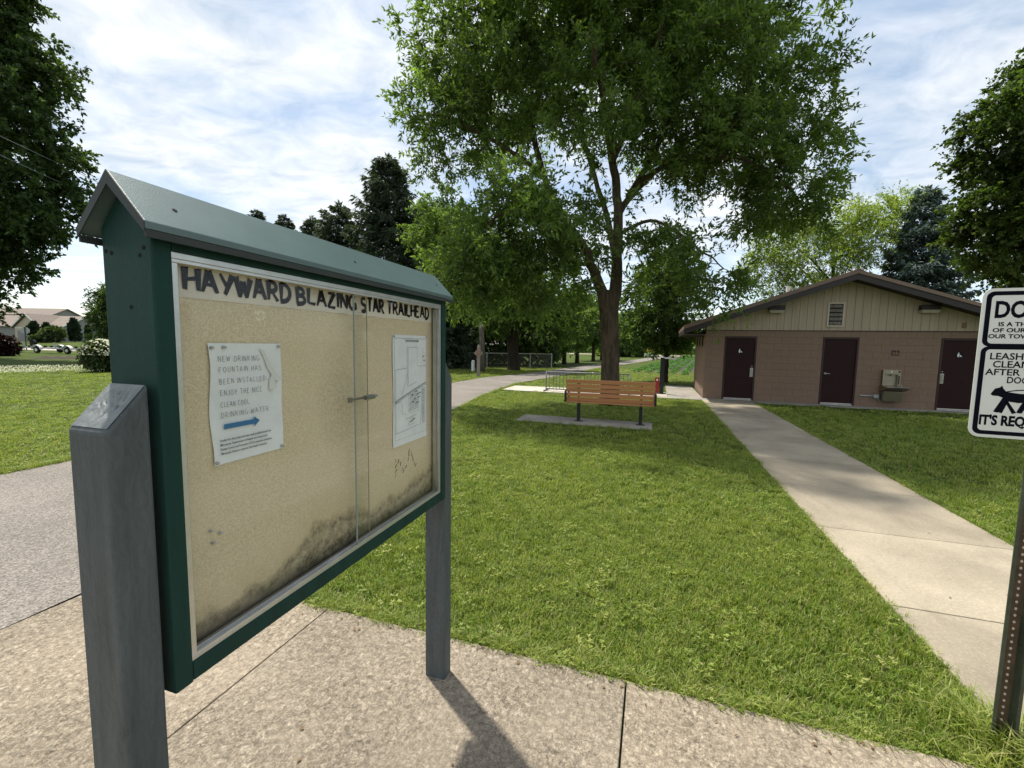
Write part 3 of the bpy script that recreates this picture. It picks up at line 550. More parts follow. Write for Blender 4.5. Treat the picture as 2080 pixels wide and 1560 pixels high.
# roof: two folded sheets
ov, zr, oq, ze = .024, 1.992, .024, 1.893
for sgn, nm in ((0, 'front'), (1, 'back')):
    qe = -oq if sgn == 0 else KDp + oq; qm = KDp / 2
    up = .010; p = [(qe, ze), (qm, zr), (qm, zr - .014), (qe, ze - .014)]
    if sgn: p = [(qm, zr), (qe, ze), (qe, ze - .014), (qm, zr - .014)]
    rp = obj('roof_panel', MB().prism(p, -ov, KL + ov, 'x'), MAT['roofgreen'], kiosk, bevel=.0015)
    obj('eave_edge', MB().box(-ov + .001, KL + ov - .001, min(qe, qe + (.004 if not sgn else -.004)) , max(qe, qe + (.004 if not sgn else -.004)), ze - .028, ze - .0145), MAT['edge'], rp)
    if not sgn:
        for s_ in (.06, .62, 1.18):
            z_ = ze + (zr - ze) * .45; q_ = qe + (qm - qe) * .45; nrm = np.array([0, -(zr - ze), (qm - qe)]); nrm = nrm / np.linalg.norm(nrm)
            c = np.array([s_, q_, z_]); obj('screw', MB().tube([c - nrm * .004, c + nrm * .0012], .0045, 10), MAT['dark'], rp)
obj('sheet_rim', MB().prism([(-oq, ze - .0005), (KDp / 2, zr - .0005), (KDp + oq, ze - .0005), (KDp + oq, ze - .02), (KDp / 2, zr - .026), (-oq, ze - .02)], -ov - .002, -ov - .0001, 'x'), MAT['edge'], kiosk)
# lock on the glass edge
lk = thing('showcase_lock', 'small steel ratchet lock clamped on the glass of the notice kiosk', 'lock', (KX, KY, 0), math.pi / 2 - R(17.78))
obj('ratchet_bar', MB().box(.583, .722, .0085, .0115, 1.489, 1.496), MAT['chrome'], lk, bevel=.001)
obj('hook', MB().box(.574, .5829, .006, .020, 1.484, 1.500), MAT['chrome'], lk, bevel=.001)
obj('lock_body', MB().tube([(.645, .004, 1.4925), (.690, .004, 1.4925)], .0085, 14), MAT['chrome'], lk, smooth=False)
obj('plunger', MB().tube([(.690, .004, 1.4925), (.700, .004, 1.4925)], .006, 12), MAT['steel'], lk)

krot = math.pi / 2 - R(17.78)
# banner
bn = thing('banner', 'long cream paper banner with black lettering across the kiosk board', 'banner', (KX, KY, 0), krot)
BN0, BN1, BZ0, BZ1 = .0545, KL - .045, 1.7685, 1.851
mb = MB(); nb_ = 40
for i in range(nb_ + 1):
    s_ = BN0 + (BN1 - BN0) * i / nb_; w = .0008 * math.sin(s_ * 23) + .0006 * math.sin(s_ * 57); dz = .003 * s_
    mb.v += [(s_, .0512 + abs(w) * -1, BZ0 + dz), (s_, .0512 - abs(w) * 1.4, BZ1)]
for i in range(nb_): mb.f.append((2 * i, 2 * i + 2, 2 * i + 3, 2 * i + 1))
sheet = obj('sheet', mb, MAT['banner'], bn); sheet.modifiers.new('t', 'SOLIDIFY').thickness = .0006
def letters(word, s0, s1, z0, h):
    W = sum(adv(c) for c in word) - .1; k = (s1 - s0) / W; x = s0
    for c in word:
        L = MB(); w = .21; asp = k / h
        jz = random.uniform(-.002, .0025)
        for st in STROKES[c]:
            vert = abs(st[0][1] - st[-1][1]) > .6 and len(st) == 2; w0, w1 = ((.35, .21) if vert and st[0][1] > st[-1][1] else (.16, .36)) if len(st) == 2 else (.21, .31)
            if len(st) == 2 and not vert: w0, w1 = .15, .22
            ribbon(L, [(p[0] * asp * .92 + .02, p[1]) for p in st], w0, w1, lambda p: (x + p[0] * h, .0490, z0 + jz + p[1] * h), .12)
        obj('letter', L, MAT['ink'], bn); x += adv(c) * k
letters('HAYWARD', .092, .384, 1.7845, .046); letters('BLAZING', .404, .664, 1.7865, .044); letters('STAR', .690, .826, 1.7865, .046); letters('TRAILHEAD', .846, 1.168, 1.7875, .046)

def paper_sheet(name, mat, s0, s1, z0, z1, y, parent, wav=.003, nx_=12, nz_=16, seed=1):
    rr = random.Random(seed); ph = [rr.uniform(0, 6) for _ in range(6)]; mb = MB()
    for j in range(nz_ + 1):
        for i in range(nx_ + 1):
            u, v = i / nx_, j / nz_; dx = .003 * math.sin(v * 9 + ph[0]) * (1 - u) if i < 2 else 0
            y_ = y - wav * (abs(math.sin(u * 5 + ph[1]) * math.sin(v * 4 + ph[2])) + .5 * abs(math.sin(u * 11 + v * 7 + ph[3]))) * (.35 + .65 * (2 * abs(u - .5)) ** 2)
            mb.v.append((s0 + (s1 - s0) * u + dx, y_, z0 + (z1 - z0) * v))
    for j in range(nz_):
        for i in range(nx_): k = j * (nx_ + 1) + i; mb.f.append((k, k + 1, k + nx_ + 2, k + nx_ + 1))
    o = obj(name, mb, mat, parent, smooth=True); return o
# notice about the drinking fountain
nt = thing('paper_notice', 'white typed notice with blue arrow pinned on the left of the kiosk board', 'notice', (KX, KY, 0), krot)
paper_sheet('sheet', MAT['paper'], .1385, .342, 1.3850, 1.6715, .0510, nt, .003)
yT = .0458
lines = [('NEW DRINKING', .1595, .2745, 1.6285), ('FOUNTAIN HAS', .1610, .2800, 1.6030), ('BEEN INSTALLED;', .1610, .2950, 1.5755), ('ENJOY THE NICE', .1620, .2800, 1.5485), ('CLEAN COOL', .1620, .2400, 1.5205), ('DRINKING WATER', .1620, .2990, 1.4955)]
for (tx, s0, s1, zb) in lines:
    k = (s1 - s0) / (sum(adv(c) for c in tx)); x = s0; L = MB(); h = .0125
    for c in tx:
        if c != ' ':
            jz = random.uniform(-.0007, .0007); glyph(L, c, lambda p: (x + p[0] * h, yT, zb + jz + p[1] * h), .072, .072, 0, k / h * .72)
        x += adv(c) * k
    obj('text_line', L, MAT['greyink'], nt)
zA = 1.474; obj('arrow', MB().poly([(.1680, yT, zA - .006), (.2500, yT, zA - .006), (.2500, yT, zA - .013), (.2665, yT, zA + .0005), (.2500, yT, zA + .013), (.2500, yT, zA + .006), (.1680, yT, zA + .006)]), MAT['blueink'], nt)
small = ['Funding for this project has been made possible through the', 'Minnesota Department of Health and Centers for', 'Disease Control and Prevention (CDC) cooperative agreement,', '"Minnesota Actions to Improve Oral Health Outcomes."']
for i, tx in enumerate(small):
    place_text('small_print', tx, MAT['greyink'], nt, .1570, 1.4395 - i * .0105, .0056, [.143, .132, .145, .131][i], yT, .02)
for (x_, z_) in ((.145, 1.661), (.176, 1.662), (.333, 1.664), (.335, 1.392), (.146, 1.392)):
    obj('push_pin', MB().tube([(x_, .0495, z_), (x_, .0435, z_), (x_, .0432, z_), (x_, .040, z_)], [.0042, .0042, .0028, .0032], 10), MAT['pin'], nt)
st_ = MB(); st_.poly([(.272, yT + .0002, 1.660), (.288, yT + .0002, 1.652), (.300, yT + .0002, 1.625), (.316, yT + .0002, 1.600), (.334, yT + .0002, 1.582), (.330, yT + .0002, 1.570), (.318, yT + .0002, 1.575), (.322, yT + .0002, 1.556), (.308, yT + .0002, 1.545), (.298, yT + .0002, 1.553), (.300, yT + .0002, 1.575), (.308, yT + .0002, 1.590), (.296, yT + .0002, 1.606), (.285, yT + .0002, 1.635)])
obj('water_stain', st_, MAT['stain'], nt)
# map
mpn = thing('map_sheet', 'white line map sheet of the town pinned on the right of the kiosk board', 'map', (KX, KY, 0), krot)
m0, m1, mz0, mz1 = .880, 1.146, 1.262, 1.7108
paper_sheet('sheet', MAT['paper'], m0, m1, mz0, mz1, .0508, mpn, .0016, seed=5)
yM = .0472
def mline(L, pts, w=.0011): ribbon(L, [(m0 + (m1 - m0) * u, mz0 + (mz1 - mz0) * v) for u, v in pts], w, w, lambda p: (p[0], yM, p[1]))
L = MB()
for pts in ([(.03, .97), (.97, .97)], [(.03, .97), (.04, .06), (.97, .06), (.97, .97)], [(.38, .89), (.40, .53)], [(.38, .89), (.68, .89)], [(.68, .89), (.69, .71), (.97, .71)], [(.06, .69), (.38, .70)], [(.06, .69), (.06, .12)], [(.06, .12), (.72, .14)], [(.22, .45), (.34, .58), (.40, .66)], [(.78, .13), (.80, .22), (.84, .50)], [(.05, .39), (.20, .40), (.24, .36), (.25, .28), (.33, .28), (.34, .23), (.66, .25)]): mline(L, pts)
mline(L, [(.04, .405), (.45, .47), (.97, .545)], .0028); mline(L, [(.04, .39), (.45, .455), (.97, .53)], .0012)
for i in range(26): mline(L, [(.83 + .003 * i / 26, .15 + i * .0135), (.93, .152 + i * .0135)], .0014)
for i in range(9): mline(L, [(.42 + .02 * (i % 3), .30 + i * .018), (.72, .315 + i * .020)], .0009)
for i in range(7): mline(L, [(.42 + i * .05, .27), (.42 + i * .052, .46)], .0008)
for (u, v) in ((.62, .47), (.66, .44), (.74, .45), (.70, .41), (.58, .40), (.52, .375), (.5, .44), (.66, .36), (.45, .19), (.5, .20), (.55, .21), (.85, .80), (.88, .76)): mline(L, [(u, v), (u + .06, v + .004)], .0035)
for pts in ([(.42, .16), (.42, .22), (.56, .23), (.56, .17), (.42, .16)], [(.86, .88), (.86, .78)], [(.40, .53), (.66, .56)], [(.42, .88), (.41, .55)]): mline(L, pts, .001)
obj('linework', L, MAT['greyink'], mpn)
place_text('map_title', 'CITY OF HAYWARD', MAT['greyink'], mpn, m0 + .09, mz0 + (mz1 - mz0) * .938, .009, .105, yM, .03)
for (u, v) in ((.02, .985), (.98, .99)): obj('push_pin', MB().tube([(m0 + (m1 - m0) * u, .0495, mz0 + (mz1 - mz0) * v), (m0 + (m1 - m0) * u, .0435, mz0 + (mz1 - mz0) * v)], .004, 10), MAT['pin'], mpn)
# rows of staples left in the board in the shape of a letter M, and three loose pins
sg = thing('staple_letter', 'letter M made of rusty staples in the board under the map', 'staples', (KX, KY, 0), krot)
pth = [(.898, 1.145), (.900, 1.165), (.899, 1.185), (.899, 1.207), (.918, 1.200), (.932, 1.185), (.945, 1.160), (.955, 1.150), (.975, 1.163), (.992, 1.190), (.996, 1.210), (.999, 1.225), (1.014, 1.213), (1.022, 1.200), (1.030, 1.180), (1.040, 1.160), (1.052, 1.150)]
for i, (s_, z_) in enumerate(pth):
    a = random.uniform(.6, 1.9); dx, dz = .0075 * math.cos(a), .0075 * math.sin(a)
    obj('staple', MB().tube([(s_ - dx, .0528, z_ - dz), (s_ - dx, .0505, z_ - dz), (s_ + dx, .0505, z_ + dz), (s_ + dx, .0528, z_ + dz)], .0011, 5), MAT['rust'] if i % 3 else MAT['steel'], sg)
for i, (s_, z_) in enumerate(((.1265, 1.236), (.1485, 1.222), (.131, 1.205))):
    o = thing('push_pin', ['highest of three loose clear pins low on the kiosk board', 'rightmost of three loose clear pins low on the kiosk board', 'lowest of three loose clear pins low on the kiosk board'][i], 'pin', (KX, KY, 0), krot, 'loose pins in the board')
    obj('head', MB().tube([(s_, .0515, z_), (s_, .0465, z_), (s_, .0462, z_), (s_, .0425, z_)], [.0038, .0038, .0026, .0032], 10), MAT['pin'], o)
    obj('needle', MB().tube([(s_, .0528, z_), (s_, .0514, z_)], .0008, 6), MAT['steel'], o)

# ================================================================== DOG SIGN
SA = R(-22); spn = gp(2025, 1510)
sg_e = np.array([math.cos(SA), math.sin(SA), 0]); sg_n = np.array([-math.sin(SA), math.cos(SA), 0])
dog = thing('dog_sign', 'white and black leash and clean up sign on a perforated green post', 'sign', (spn[0], spn[1], 0), SA)
def rrect(x0, x1, z0, z1, r, n=6):
    P = []
    for cx_, cz_, a in ((x1 - r, z1 - r, 0), (x0 + r, z1 - r, 90), (x0 + r, z0 + r, 180), (x1 - r, z0 + r, 270)): P += arc(cx_, cz_, r, r, a, a + 90, n)
    return P
Z0, Z1, HW = 1.335, 1.937, .2285
pl = obj('sign_plate', MB().prism(rrect(-HW, HW, Z0, Z1, .035), -.040, -.0375, 'y'), MAT['signw'], dog)
def ring(mb, o, i, y):
    n = len(o); b = len(mb.v); mb.v += [(p[0], y, p[1]) for p in o] + [(p[0], y, p[1]) for p in i]
    mb.f += [(b + k, b + (k + 1) % n, b + n + (k + 1) % n, b + n + k) for k in range(n)]
yS = -.0406; zm0, zm1 = 1.694, 1.717
mb = MB(); ring(mb, rrect(-HW + .012, HW - .012, zm1 - .012, Z1 - .012, .024), rrect(-HW + .028, HW - .028, zm1, Z1 - .028, .014), yS); ring(mb, rrect(-HW + .012, HW - .012, Z0 + .012, zm1 - .011, .024), rrect(-HW + .028, HW - .028, Z0 + .028, zm0, .014), yS)
obj('border', mb, MAT['ink'], pl)
for (tx, x0, zb, h, w, bo) in (('DOG WASTE', -.187, 1.822, .066, .374, .034), ('IS A THREAT TO THE HEALTH', -.172, 1.787, .0165, .344, .028), ('OF OUR CHILDREN, DEGRADES', -.188, 1.763, .0165, .376, .028), ('OUR TOWN & TRANSMITS DISEASE', -.199, 1.739, .0165, .398, .028),
        ('LEASH, CURB AND', -.186, 1.654, .027, .300, .018), ('CLEAN UP', -.175, 1.622, .027, .165, .018), ('AFTER YOUR', -.196, 1.591, .026, .215, .018), ('DOG', -.127, 1.560, .026, .062, .018)):
    place_text('text_line', tx, MAT['ink'], pl, x0, zb, h, w, yS, bo)
place_text('text_line', "IT'S REQUIRED BY LAW", MAT['ink'], pl, -.198, 1.388, .040, .396, yS, .045)
# walking dog on a leash, facing left
D = [(-.172, 1.513), (-.160, 1.536), (-.146, 1.541), (-.139, 1.549), (-.135, 1.537), (-.124, 1.524), (-.085, 1.5185), (.03, 1.5185), (.052, 1.521), (.085, 1.548), (.089, 1.545), (.066, 1.510), (.060, 1.490), (.083, 1.446), (.071, 1.441), (.04, 1.480), (.018, 1.480), (-.004, 1.481), (-.064, 1.485), (-.085, 1.481), (-.1165, 1.4855), (-.145, 1.438), (-.158, 1.442), (-.134, 1.500), (-.147, 1.506), (-.165, 1.507)]
L = MB(); L.poly([(x, yS, z) for x, z in D])
L.poly([(x, yS - .0002, z) for x, z in [(-.130, 1.492), (-.1165, 1.486), (-.0885, 1.441), (-.101, 1.436)]]); L.poly([(x, yS - .0002, z) for x, z in [(-.073, 1.486), (-.050, 1.486), (-.073, 1.440), (-.087, 1.441), (-.088, 1.446)]])
L.poly([(x, yS - .0002, z) for x, z in [(.018, 1.486), (.042, 1.486), (.036, 1.438), (.022, 1.438)]])
L.poly([(x, yS - .0002, z) for x, z in [(-.132, 1.500), (-.112, 1.500), (-.131, 1.437), (-.147, 1.441)]])
ribbon(L, [(-.128, 1.5235), (-.098, 1.531), (-.05, 1.536), (.02, 1.545), (.10, 1.575), (.15, 1.60)], .004, .004, lambda p: (p[0], yS, p[1]))
obj('dog_symbol', L, MAT['ink'], pl)
# U-channel post with punched holes
def uch(z0, z1):
    prof = [(-.042, -.036), (-.030, -.036), (-.020, -.008), (.020, -.008), (.030, -.036), (.042, -.036), (.042, -.031), (.033, -.031), (.0235, -.003), (-.0235, -.003), (-.033, -.031), (-.042, -.031)]
    return MB().prism(prof, z0, z1, 'z')
up_ = obj('channel_post', uch(-.25, 1.90), MAT['upost'], dog)
for i in range(44):
    z_ = .06 + i * .0294
    obj('punched_hole', MB().prism([(.0047 * math.cos(t * .785), z_ + .0062 * math.sin(t * .785)) for t in range(8)], -.0092, -.0086, 'y'), MAT['hole'], up_)
obj('rusty_web', MB().box(-.0175, .0175, -.0086, -.0081, -.2, 1.33), MAT['rust'], up_)
for z_ in (1.40, 1.87): obj('bolt', MB().tube([(0, -.0445, z_), (0, -.006, z_)], .006, 8), MAT['steel'], dog)

# ================================================================== RESTROOM BUILDING
bl = thing('restroom_building', 'brown painted block restroom building with tan gable and three maroon doors', 'building', (BB0[0], BB0[1], 0), BTH)
BW, BD, WH = 7.70, 4.80, 2.262
doors = [(.573, 1.513), (3.315, 4.240), (6.190, 7.120)]; DH = 2.072
w = MB(); xs = [0.004] + [v for d in doors for v in d] + [BW - .004]
for i in range(0, len(xs), 2): w.box(xs[i], xs[i + 1], .004, .19, -.1, WH)
for d in doors: w.box(d[0], d[1], .004, .19, DH, WH)
w.box(.004, .19, .192, BD - .004, -.1, WH).box(BW - .19, BW - .004, .192, BD - .004, -.1, WH).box(.192, BW - .192, BD - .19, BD - .004, -.1, WH)
wall = obj('wall', w, MAT['mortar'], bl)
NC = 11; ch = WH / NC; bw = .4; jt = .003
cache = {}
def block(x0, x1, z0, z1, face):
    L_, H_ = round(x1 - x0 - jt, 3), round(z1 - z0 - jt, 3)
    if L_ < .02 or H_ < .02: return
    key = (L_, H_)
    if key not in cache:
        b = .003; m = MB(); t = .0060
        m.hexa([(0, 0, 0), (L_, 0, 0), (L_, 0, H_), (0, 0, H_)], [(b, -t, b), (L_ - b, -t, b), (L_ - b, -t, H_ - b), (b, -t, H_ - b)]); me = m.mesh('block'); me.materials.append(MAT['block']); cache[key] = me
    o = bpy.data.objects.new('block', cache[key]); col.objects.link(o); o.parent = wall
    if face == 'f': o.location = (x0 + jt / 2, .0042, z0 + jt / 2)
    else: o.location = (.0042, x1 - jt / 2, z0 + jt / 2); o.rotation_euler = (0, 0, -math.pi / 2)
for r_ in range(NC):
    z0, z1 = r_ * ch, (r_ + 1) * ch; x = -.2 if r_ % 2 else 0.0
    segs = []
    while x < BW: segs.append((max(x, 0), min(x + bw, BW))); x += bw
    for (a, b) in segs:
        parts = [(a, b, z0, z1)]
        for d in doors:
            np_ = []
            for (p, q, u, v) in parts:
                if q <= d[0] or p >= d[1] or u >= DH: np_.append((p, q, u, v)); continue
                if p < d[0]: np_.append((p, d[0], u, v))
                if q > d[1]: np_.append((d[1], q, u, v))
                if v > DH + .02: np_.append((max(p, d[0]), min(q, d[1]), DH, v))
            parts = np_
        for p in parts: block(p[0], p[1], p[2], p[3], 'f')
    x = -.2 if (r_ % 2 == 0) else 0.0
    while x < BD: block(max(x, 0), min(x + bw, BD), z0, z1, 's'); x += bw
RX = 3.85; slope = .352; EZ = 2.30; OVX, OVY = .72, .62
def rz_(x): return EZ + slope * (min(x, 2 * RX - x) + OVX)
# gable of vertical boards
gb = obj('gable', MB().prism([(0.01, WH + .002), (BW - .01, WH + .002), (BW - .01, rz_(BW) - .13), (RX, rz_(RX) - .16), (.01, rz_(.01) - .13)], .02, .12, 'y'), MAT['mortar'], bl)
nbd = 38; bwid = BW / nbd
for i in range(nbd):
    x0, x1 = i * bwid + .004, (i + 1) * bwid - .004; lv = (3.36, 3.80, 2.385, 3.12)
    segs = [(WH + .012, None)]
    pass
    for (za, zb_) in segs:
        t0 = zb_ if zb_ else rz_(x0) - .135; t1 = zb_ if zb_ else rz_(x1) - .135
        pts = [(x0, za), (x1, za), (x1, t1)] + ([(RX, rz_(RX) - .135)] if (x0 < RX - .001 < x1 and not zb_) else []) + [(x0, t0)]
        obj('siding_board', MB().prism(pts, -.012, .0195, 'y'), MAT['siding'], gb)
obj('drip_edge', MB().box(-.01, BW + .01, -.026, -.0125, WH - .012, WH + .012), MAT['fascia'], bl)
# roof
for s in (0, 1):
    def X(x): return x if s == 0 else 2 * RX - x
    e0, e1 = -OVX, RX; za, zb_ = EZ + .02, EZ + slope * (RX + OVX) + .02
    P = [(X(e0), za + .055), (X(e1), zb_ + .055), (X(e1), zb_ - .045), (X(e0), za - .045)]
    if s: P = P[::-1]
    rf = obj('roof_panel', MB().prism(P, -OVY - .03, BD + .5, 'y'), MAT['roofm'], bl)
    P = [(X(e0 + .02), za - .047), (X(e1), zb_ - .047), (X(e1), zb_ - .215), (X(e0 + .02), za - .20)]
    if s: P = P[::-1]
    obj('rake_fascia', MB().prism(P, -OVY, -OVY + .035, 'y'), MAT['fascia'], rf)
    P = [(X(e0 + .04), za - .135), (X(e1), zb_ - .150), (X(e1), zb_ - .162), (X(e0 + .04), za - .147)]
    if s: P = P[::-1]
    sfp = obj('soffit', MB().prism(P, -OVY + .036, .018, 'y'), MAT['soffit'], rf)
    xe = X(e0); obj('eave_fascia', MB().box(min(xe, xe + (.03 if s == 0 else -.03)), max(xe, xe + (.03 if s == 0 else -.03)), -OVY - .02, BD + .5, za - .19, za - .046), MAT['fascia'], rf)
    xi = X(-.01); obj('eave_soffit', MB().box(min(xe + (.031 if s == 0 else -.031), xi), max(xe + (.031 if s == 0 else -.031), xi), .02, BD + .48, za - .185, za - .17), MAT['soffit'], rf)
    for k in range(15):                                   # standing seams
        yk = -OVY + .05 + k * .405
        P = [(X(e0), za + .057), (X(e1), zb_ + .057), (X(e1), zb_ + .077), (X(e0), za + .077)]
        if s == 0: P = P[::-1]
        obj('seam', MB().prism(P, yk, yk + .02, 'y'), MAT['roofm'], rf)
obj('ridge_cap', MB().prism([(RX - .12, rz_(RX) + .062), (RX, rz_(RX) + .104), (RX + .12, rz_(RX) + .062), (RX + .12, rz_(RX) + .036), (RX, rz_(RX) + .078), (RX - .12, rz_(RX) + .036)], -OVY - .04, BD + .5, 'y'), MAT['roofm'], bl)
vp = obj('vent_pipe', MB().tube([(3.0, 3.2, 3.2), (3.0, 3.2, rz_(3.0) + .42)], .07, 12), MAT['white'], bl)
# doors
def pictogram(parent, cx_, cz_, y, lady=False):
    n = 18; obj('sign_disc', MB().prism(arc(cx_, cz_, .085, .085, 0, 360, n)[:-1], y - .003, y - .001, 'y'), MAT['dark'], parent)
    m = MB(); yy = y - .0035
    m.poly([(p[0], yy, p[1]) for p in arc(cx_ - .02, cz_ + .052, .016, .016, 0, 360, 10)[:-1]])
    m.poly([(cx_ - .045, yy, cz_ + .03), (cx_ - .05, yy, cz_ - .02), (cx_ - .035, yy, cz_ - .06), (cx_ - .008, yy, cz_ - .06), (cx_ + .0, yy, cz_ - .01), (cx_ + .004, yy, cz_ + .03)])
    m.poly([(cx_ + .012, yy, cz_ + .01), (cx_ + .012, yy, cz_ - .05), (cx_ + .055, yy, cz_ - .05), (cx_ + .05, yy, cz_ - .015), (cx_ + .03, yy, cz_ - .012)])
    obj('symbol', m, MAT['white'], parent)
for i, d in enumerate(doors):
    d0, d1 = d
    fr = obj('door_frame', MB().box(d0 + .002, d0 + .05, -.012, .12, .0, DH - .002).box(d1 - .05, d1 - .002, -.012, .12, .0, DH - .002).box(d0 + .0501, d1 - .0501, -.012, .12, DH - .062, DH - .002), MAT['frame'], bl, bevel=.003)
    dr = obj('door', MB().box(d0 + .054, d1 - .054, .020, .065, .02, DH - .066), MAT['door'], bl, bevel=.003)
    obj('threshold', MB().box(d0 + .052, d1 - .052, -.008, .07, -.02, .018), MAT['thresh'], dr)
    obj('kick_sweep', MB().box(d0 + .06, d1 - .06, .012, .0198, .03, .055), MAT['thresh'], dr)
    hx = d1 - .10 if i == 0 else (d0 + .10 if i == 2 else d0 + .125)
    hg = d0 + .054 if i != 2 else d1 - .054
    if i == 1: hg = d1 - .054
    for z_ in (.25, 1.05, 1.80): obj('hinge', MB().tube([(hg, .014, z_ - .05), (hg, .014, z_ + .05)], .008, 8), MAT['frame'], dr)
    if i == 1:
        lv_ = obj('lever_handle', MB().tube([(hx, .0198, .955), (hx, .008, .955)], .032, 14).tube([(hx, .008, .955), (hx, -.035, .955)], .011, 8).tube([(hx, -.035, .955), (hx + .06, -.037, .955), (hx + .115, -.030, .952)], [.011, .011, .009], 8), MAT['steel'], dr)
    else:
        pp = obj('pull_plate', MB().box(hx - .045, hx + .045, .014, .0198, .77, 1.06), MAT['brass'], dr)
        obj('pull_handle', MB().tube([(hx, .0138, .82), (hx, -.03, .835), (hx, -.036, .915), (hx, -.03, .995), (hx, .0138, 1.01)], .009, 8), MAT['steel'], pp)
        obj('key_cylinder', MB().tube([(hx, .0198, 1.115), (hx, .010, 1.115)], .016, 10), MAT['steel'], dr)
        pictogram(dr, (d0 + d1) / 2 + (.01 if i == 0 else -.02), 1.60, .0198)
# louvre
lx0, lx1, lz0, lz1 = 3.36, 3.80, 2.385, 3.12
lo = obj('louvre', MB().box(lx0, lx0 + .045, -.045, -.0125, lz0, lz1).box(lx1 - .045, lx1, -.045, -.0125, lz0, lz1).box(lx0 + .0451, lx1 - .0451, -.045, -.0125, lz1 - .045, lz1).box(lx0 + .0451, lx1 - .0451, -.045, -.0125, lz0, lz0 + .045), MAT['vinyl2'], bl, bevel=.003)
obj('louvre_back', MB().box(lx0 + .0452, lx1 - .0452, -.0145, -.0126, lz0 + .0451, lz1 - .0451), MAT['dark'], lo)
for k in range(5):
    z_ = lz0 + .06 + k * .128; obj('slat', MB().hexa([(lx0 + .047, -.040, z_), (lx1 - .047, -.040, z_), (lx1 - .047, -.016, z_ + .085), (lx0 + .047, -.016, z_ + .085)], [(lx0 + .047, -.040, z_ + .012), (lx1 - .047, -.040, z_ + .012), (lx1 - .047, -.016, z_ + .097), (lx0 + .047, -.016, z_ + .097)]), MAT['pole'], lo)
# wall lamps under the eaves
for i, x in enumerate((1.98, 5.80)):
    lm = thing('wall_lamp', ['unlit wall lamp under the left slope of the restroom gable', 'unlit wall lamp under the right slope of the restroom gable'][i], 'lamp', (BB0[0], BB0[1], 0), BTH, 'lamps on the restroom gable')
    zt = rz_(x) - .20
    obj('housing', MB().box(x - .22, x + .22, -.20, -.0125, zt - .16, zt - .02), MAT['fascia'], lm, bevel=.008)
    obj('lens', MB().hexa([(x - .18, -.18, zt - .25), (x + .18, -.18, zt - .25), (x + .18, -.04, zt - .25), (x - .18, -.04, zt - .25)], [(x - .215, -.225, zt - .161), (x + .215, -.225, zt - .161), (x + .215, -.013, zt - .161), (x - .215, -.013, zt - .161)]), MAT['lens'], lm, bevel=.01)
# drinking fountain with bottle filler
ft = thing('drinking_fountain', 'stainless steel drinking fountain with bottle filler on the restroom wall', 'fountain', (BB0[0], BB0[1], 0), BTH)
yw = -.005
obj('filler_panel', MB().box(4.855, 4.905, -.11, yw, .66, 1.13).box(5.215, 5.29, -.11, yw, .66, 1.13).box(4.9051, 5.2149, -.11, yw, .99, 1.13), MAT['stainless'], ft, bevel=.006)
obj('alcove_back', MB().box(4.906, 5.214, -.03, yw, .66, .989), MAT['stainless'], ft)
obj('nozzle', MB().tube([(5.06, -.07, .989), (5.06, -.07, .955)], .018, 10), MAT['black'], ft)
obj('display', MB().box(5.225, 5.27, -.113, -.1105, 1.05, 1.10), MAT['black'], ft)
obj('sensor_window', MB().box(5.228, 5.262, -.1125, -.1105, .70, .96), MAT['black'], ft)
obj('emblem', MB().tube([(5.06, -.1105, 1.075), (5.06, -.1135, 1.075)], .022, 12), MAT['white'], ft)
bs = obj('basin', MB().prism([(yw, .46), (-.30, .53), (-.46, .60), (-.47, .645), (yw, .655)], 4.83, 5.39, 'x'), MAT['stainless'], ft, bevel=.012)
obj('push_bar', MB().box(4.93, 5.29, -.478, -.4705, .60, .628), MAT['black'], bs)
obj('bubbler', MB().tube([(5.27, -.25, .652), (5.27, -.25, .69), (5.255, -.27, .71)], .014, 8), MAT['steel'], bs)
obj('skirt', MB().hexa([(4.86, -.22, .20), (5.32, -.22, .20), (5.32, yw, .20), (4.86, yw, .20)], [(4.855, -.26, .5), (5.325, -.26, .5), (5.325, yw, .458), (4.855, yw, .458)]), MAT['stainless'], ft, bevel=.008)
cdt = thing('electrical_conduit', 'thin conduit pipe with a junction box left of the drinking fountain', 'conduit', (BB0[0], BB0[1], 0), BTH)
obj('pipe', MB().tube([(4.36, -.03, .332), (4.72, -.03, .325)], .017, 8).tube([(4.80, -.03, .27), (4.84, -.03, .22), (4.87, -.05, .19)], .013, 8), MAT['steel'], cdt)
obj('junction_box', MB().box(4.70, 4.83, -.075, -.005, .265, .375), MAT['steel'], cdt, bevel=.008)
pq = thing('wall_plaque', 'small brown plaque on the block wall above the drinking fountain', 'plaque', (BB0[0], BB0[1], 0), BTH)
obj('plate', MB().box(5.05, 5.24, -.012, -.0045, 1.55, 1.70), MAT['frame'], pq, bevel=.002)
obj('relief', MB().box(5.075, 5.10, -.016, -.0121, 1.575, 1.66).box(5.115, 5.14, -.016, -.0121, 1.575, 1.645).box(5.155, 5.18, -.016, -.0121, 1.575, 1.67).box(5.19, 5.22, -.016, -.0121, 1.575, 1.64), MAT['block'], pq)
ab = thing('alarm_box', 'tiny brown box on the right end of the tan gable siding', 'box', (BB0[0], BB0[1], 0), BTH)
obj('cover', MB().box(6.60, 6.70, -.035, -.0125, 2.36, 2.50), MAT['block'], ab, bevel=.004)
# narrow side windows
for k, y_ in enumerate((.9, 2.2, 3.5)):
    wd = obj('window', MB().box(-.012, .0, y_, y_ + .55, 1.72, 2.12), MAT['frame'], bl)
    obj('pane', MB().box(-.016, -.0121, y_ + .04, y_ + .51, 1.76, 2.08), MAT['winglass'], wd)
obj('downspout_bracket', MB().box(-.62, -.02, .30, .36, 2.05, 2.10), MAT['fascia'], bl)

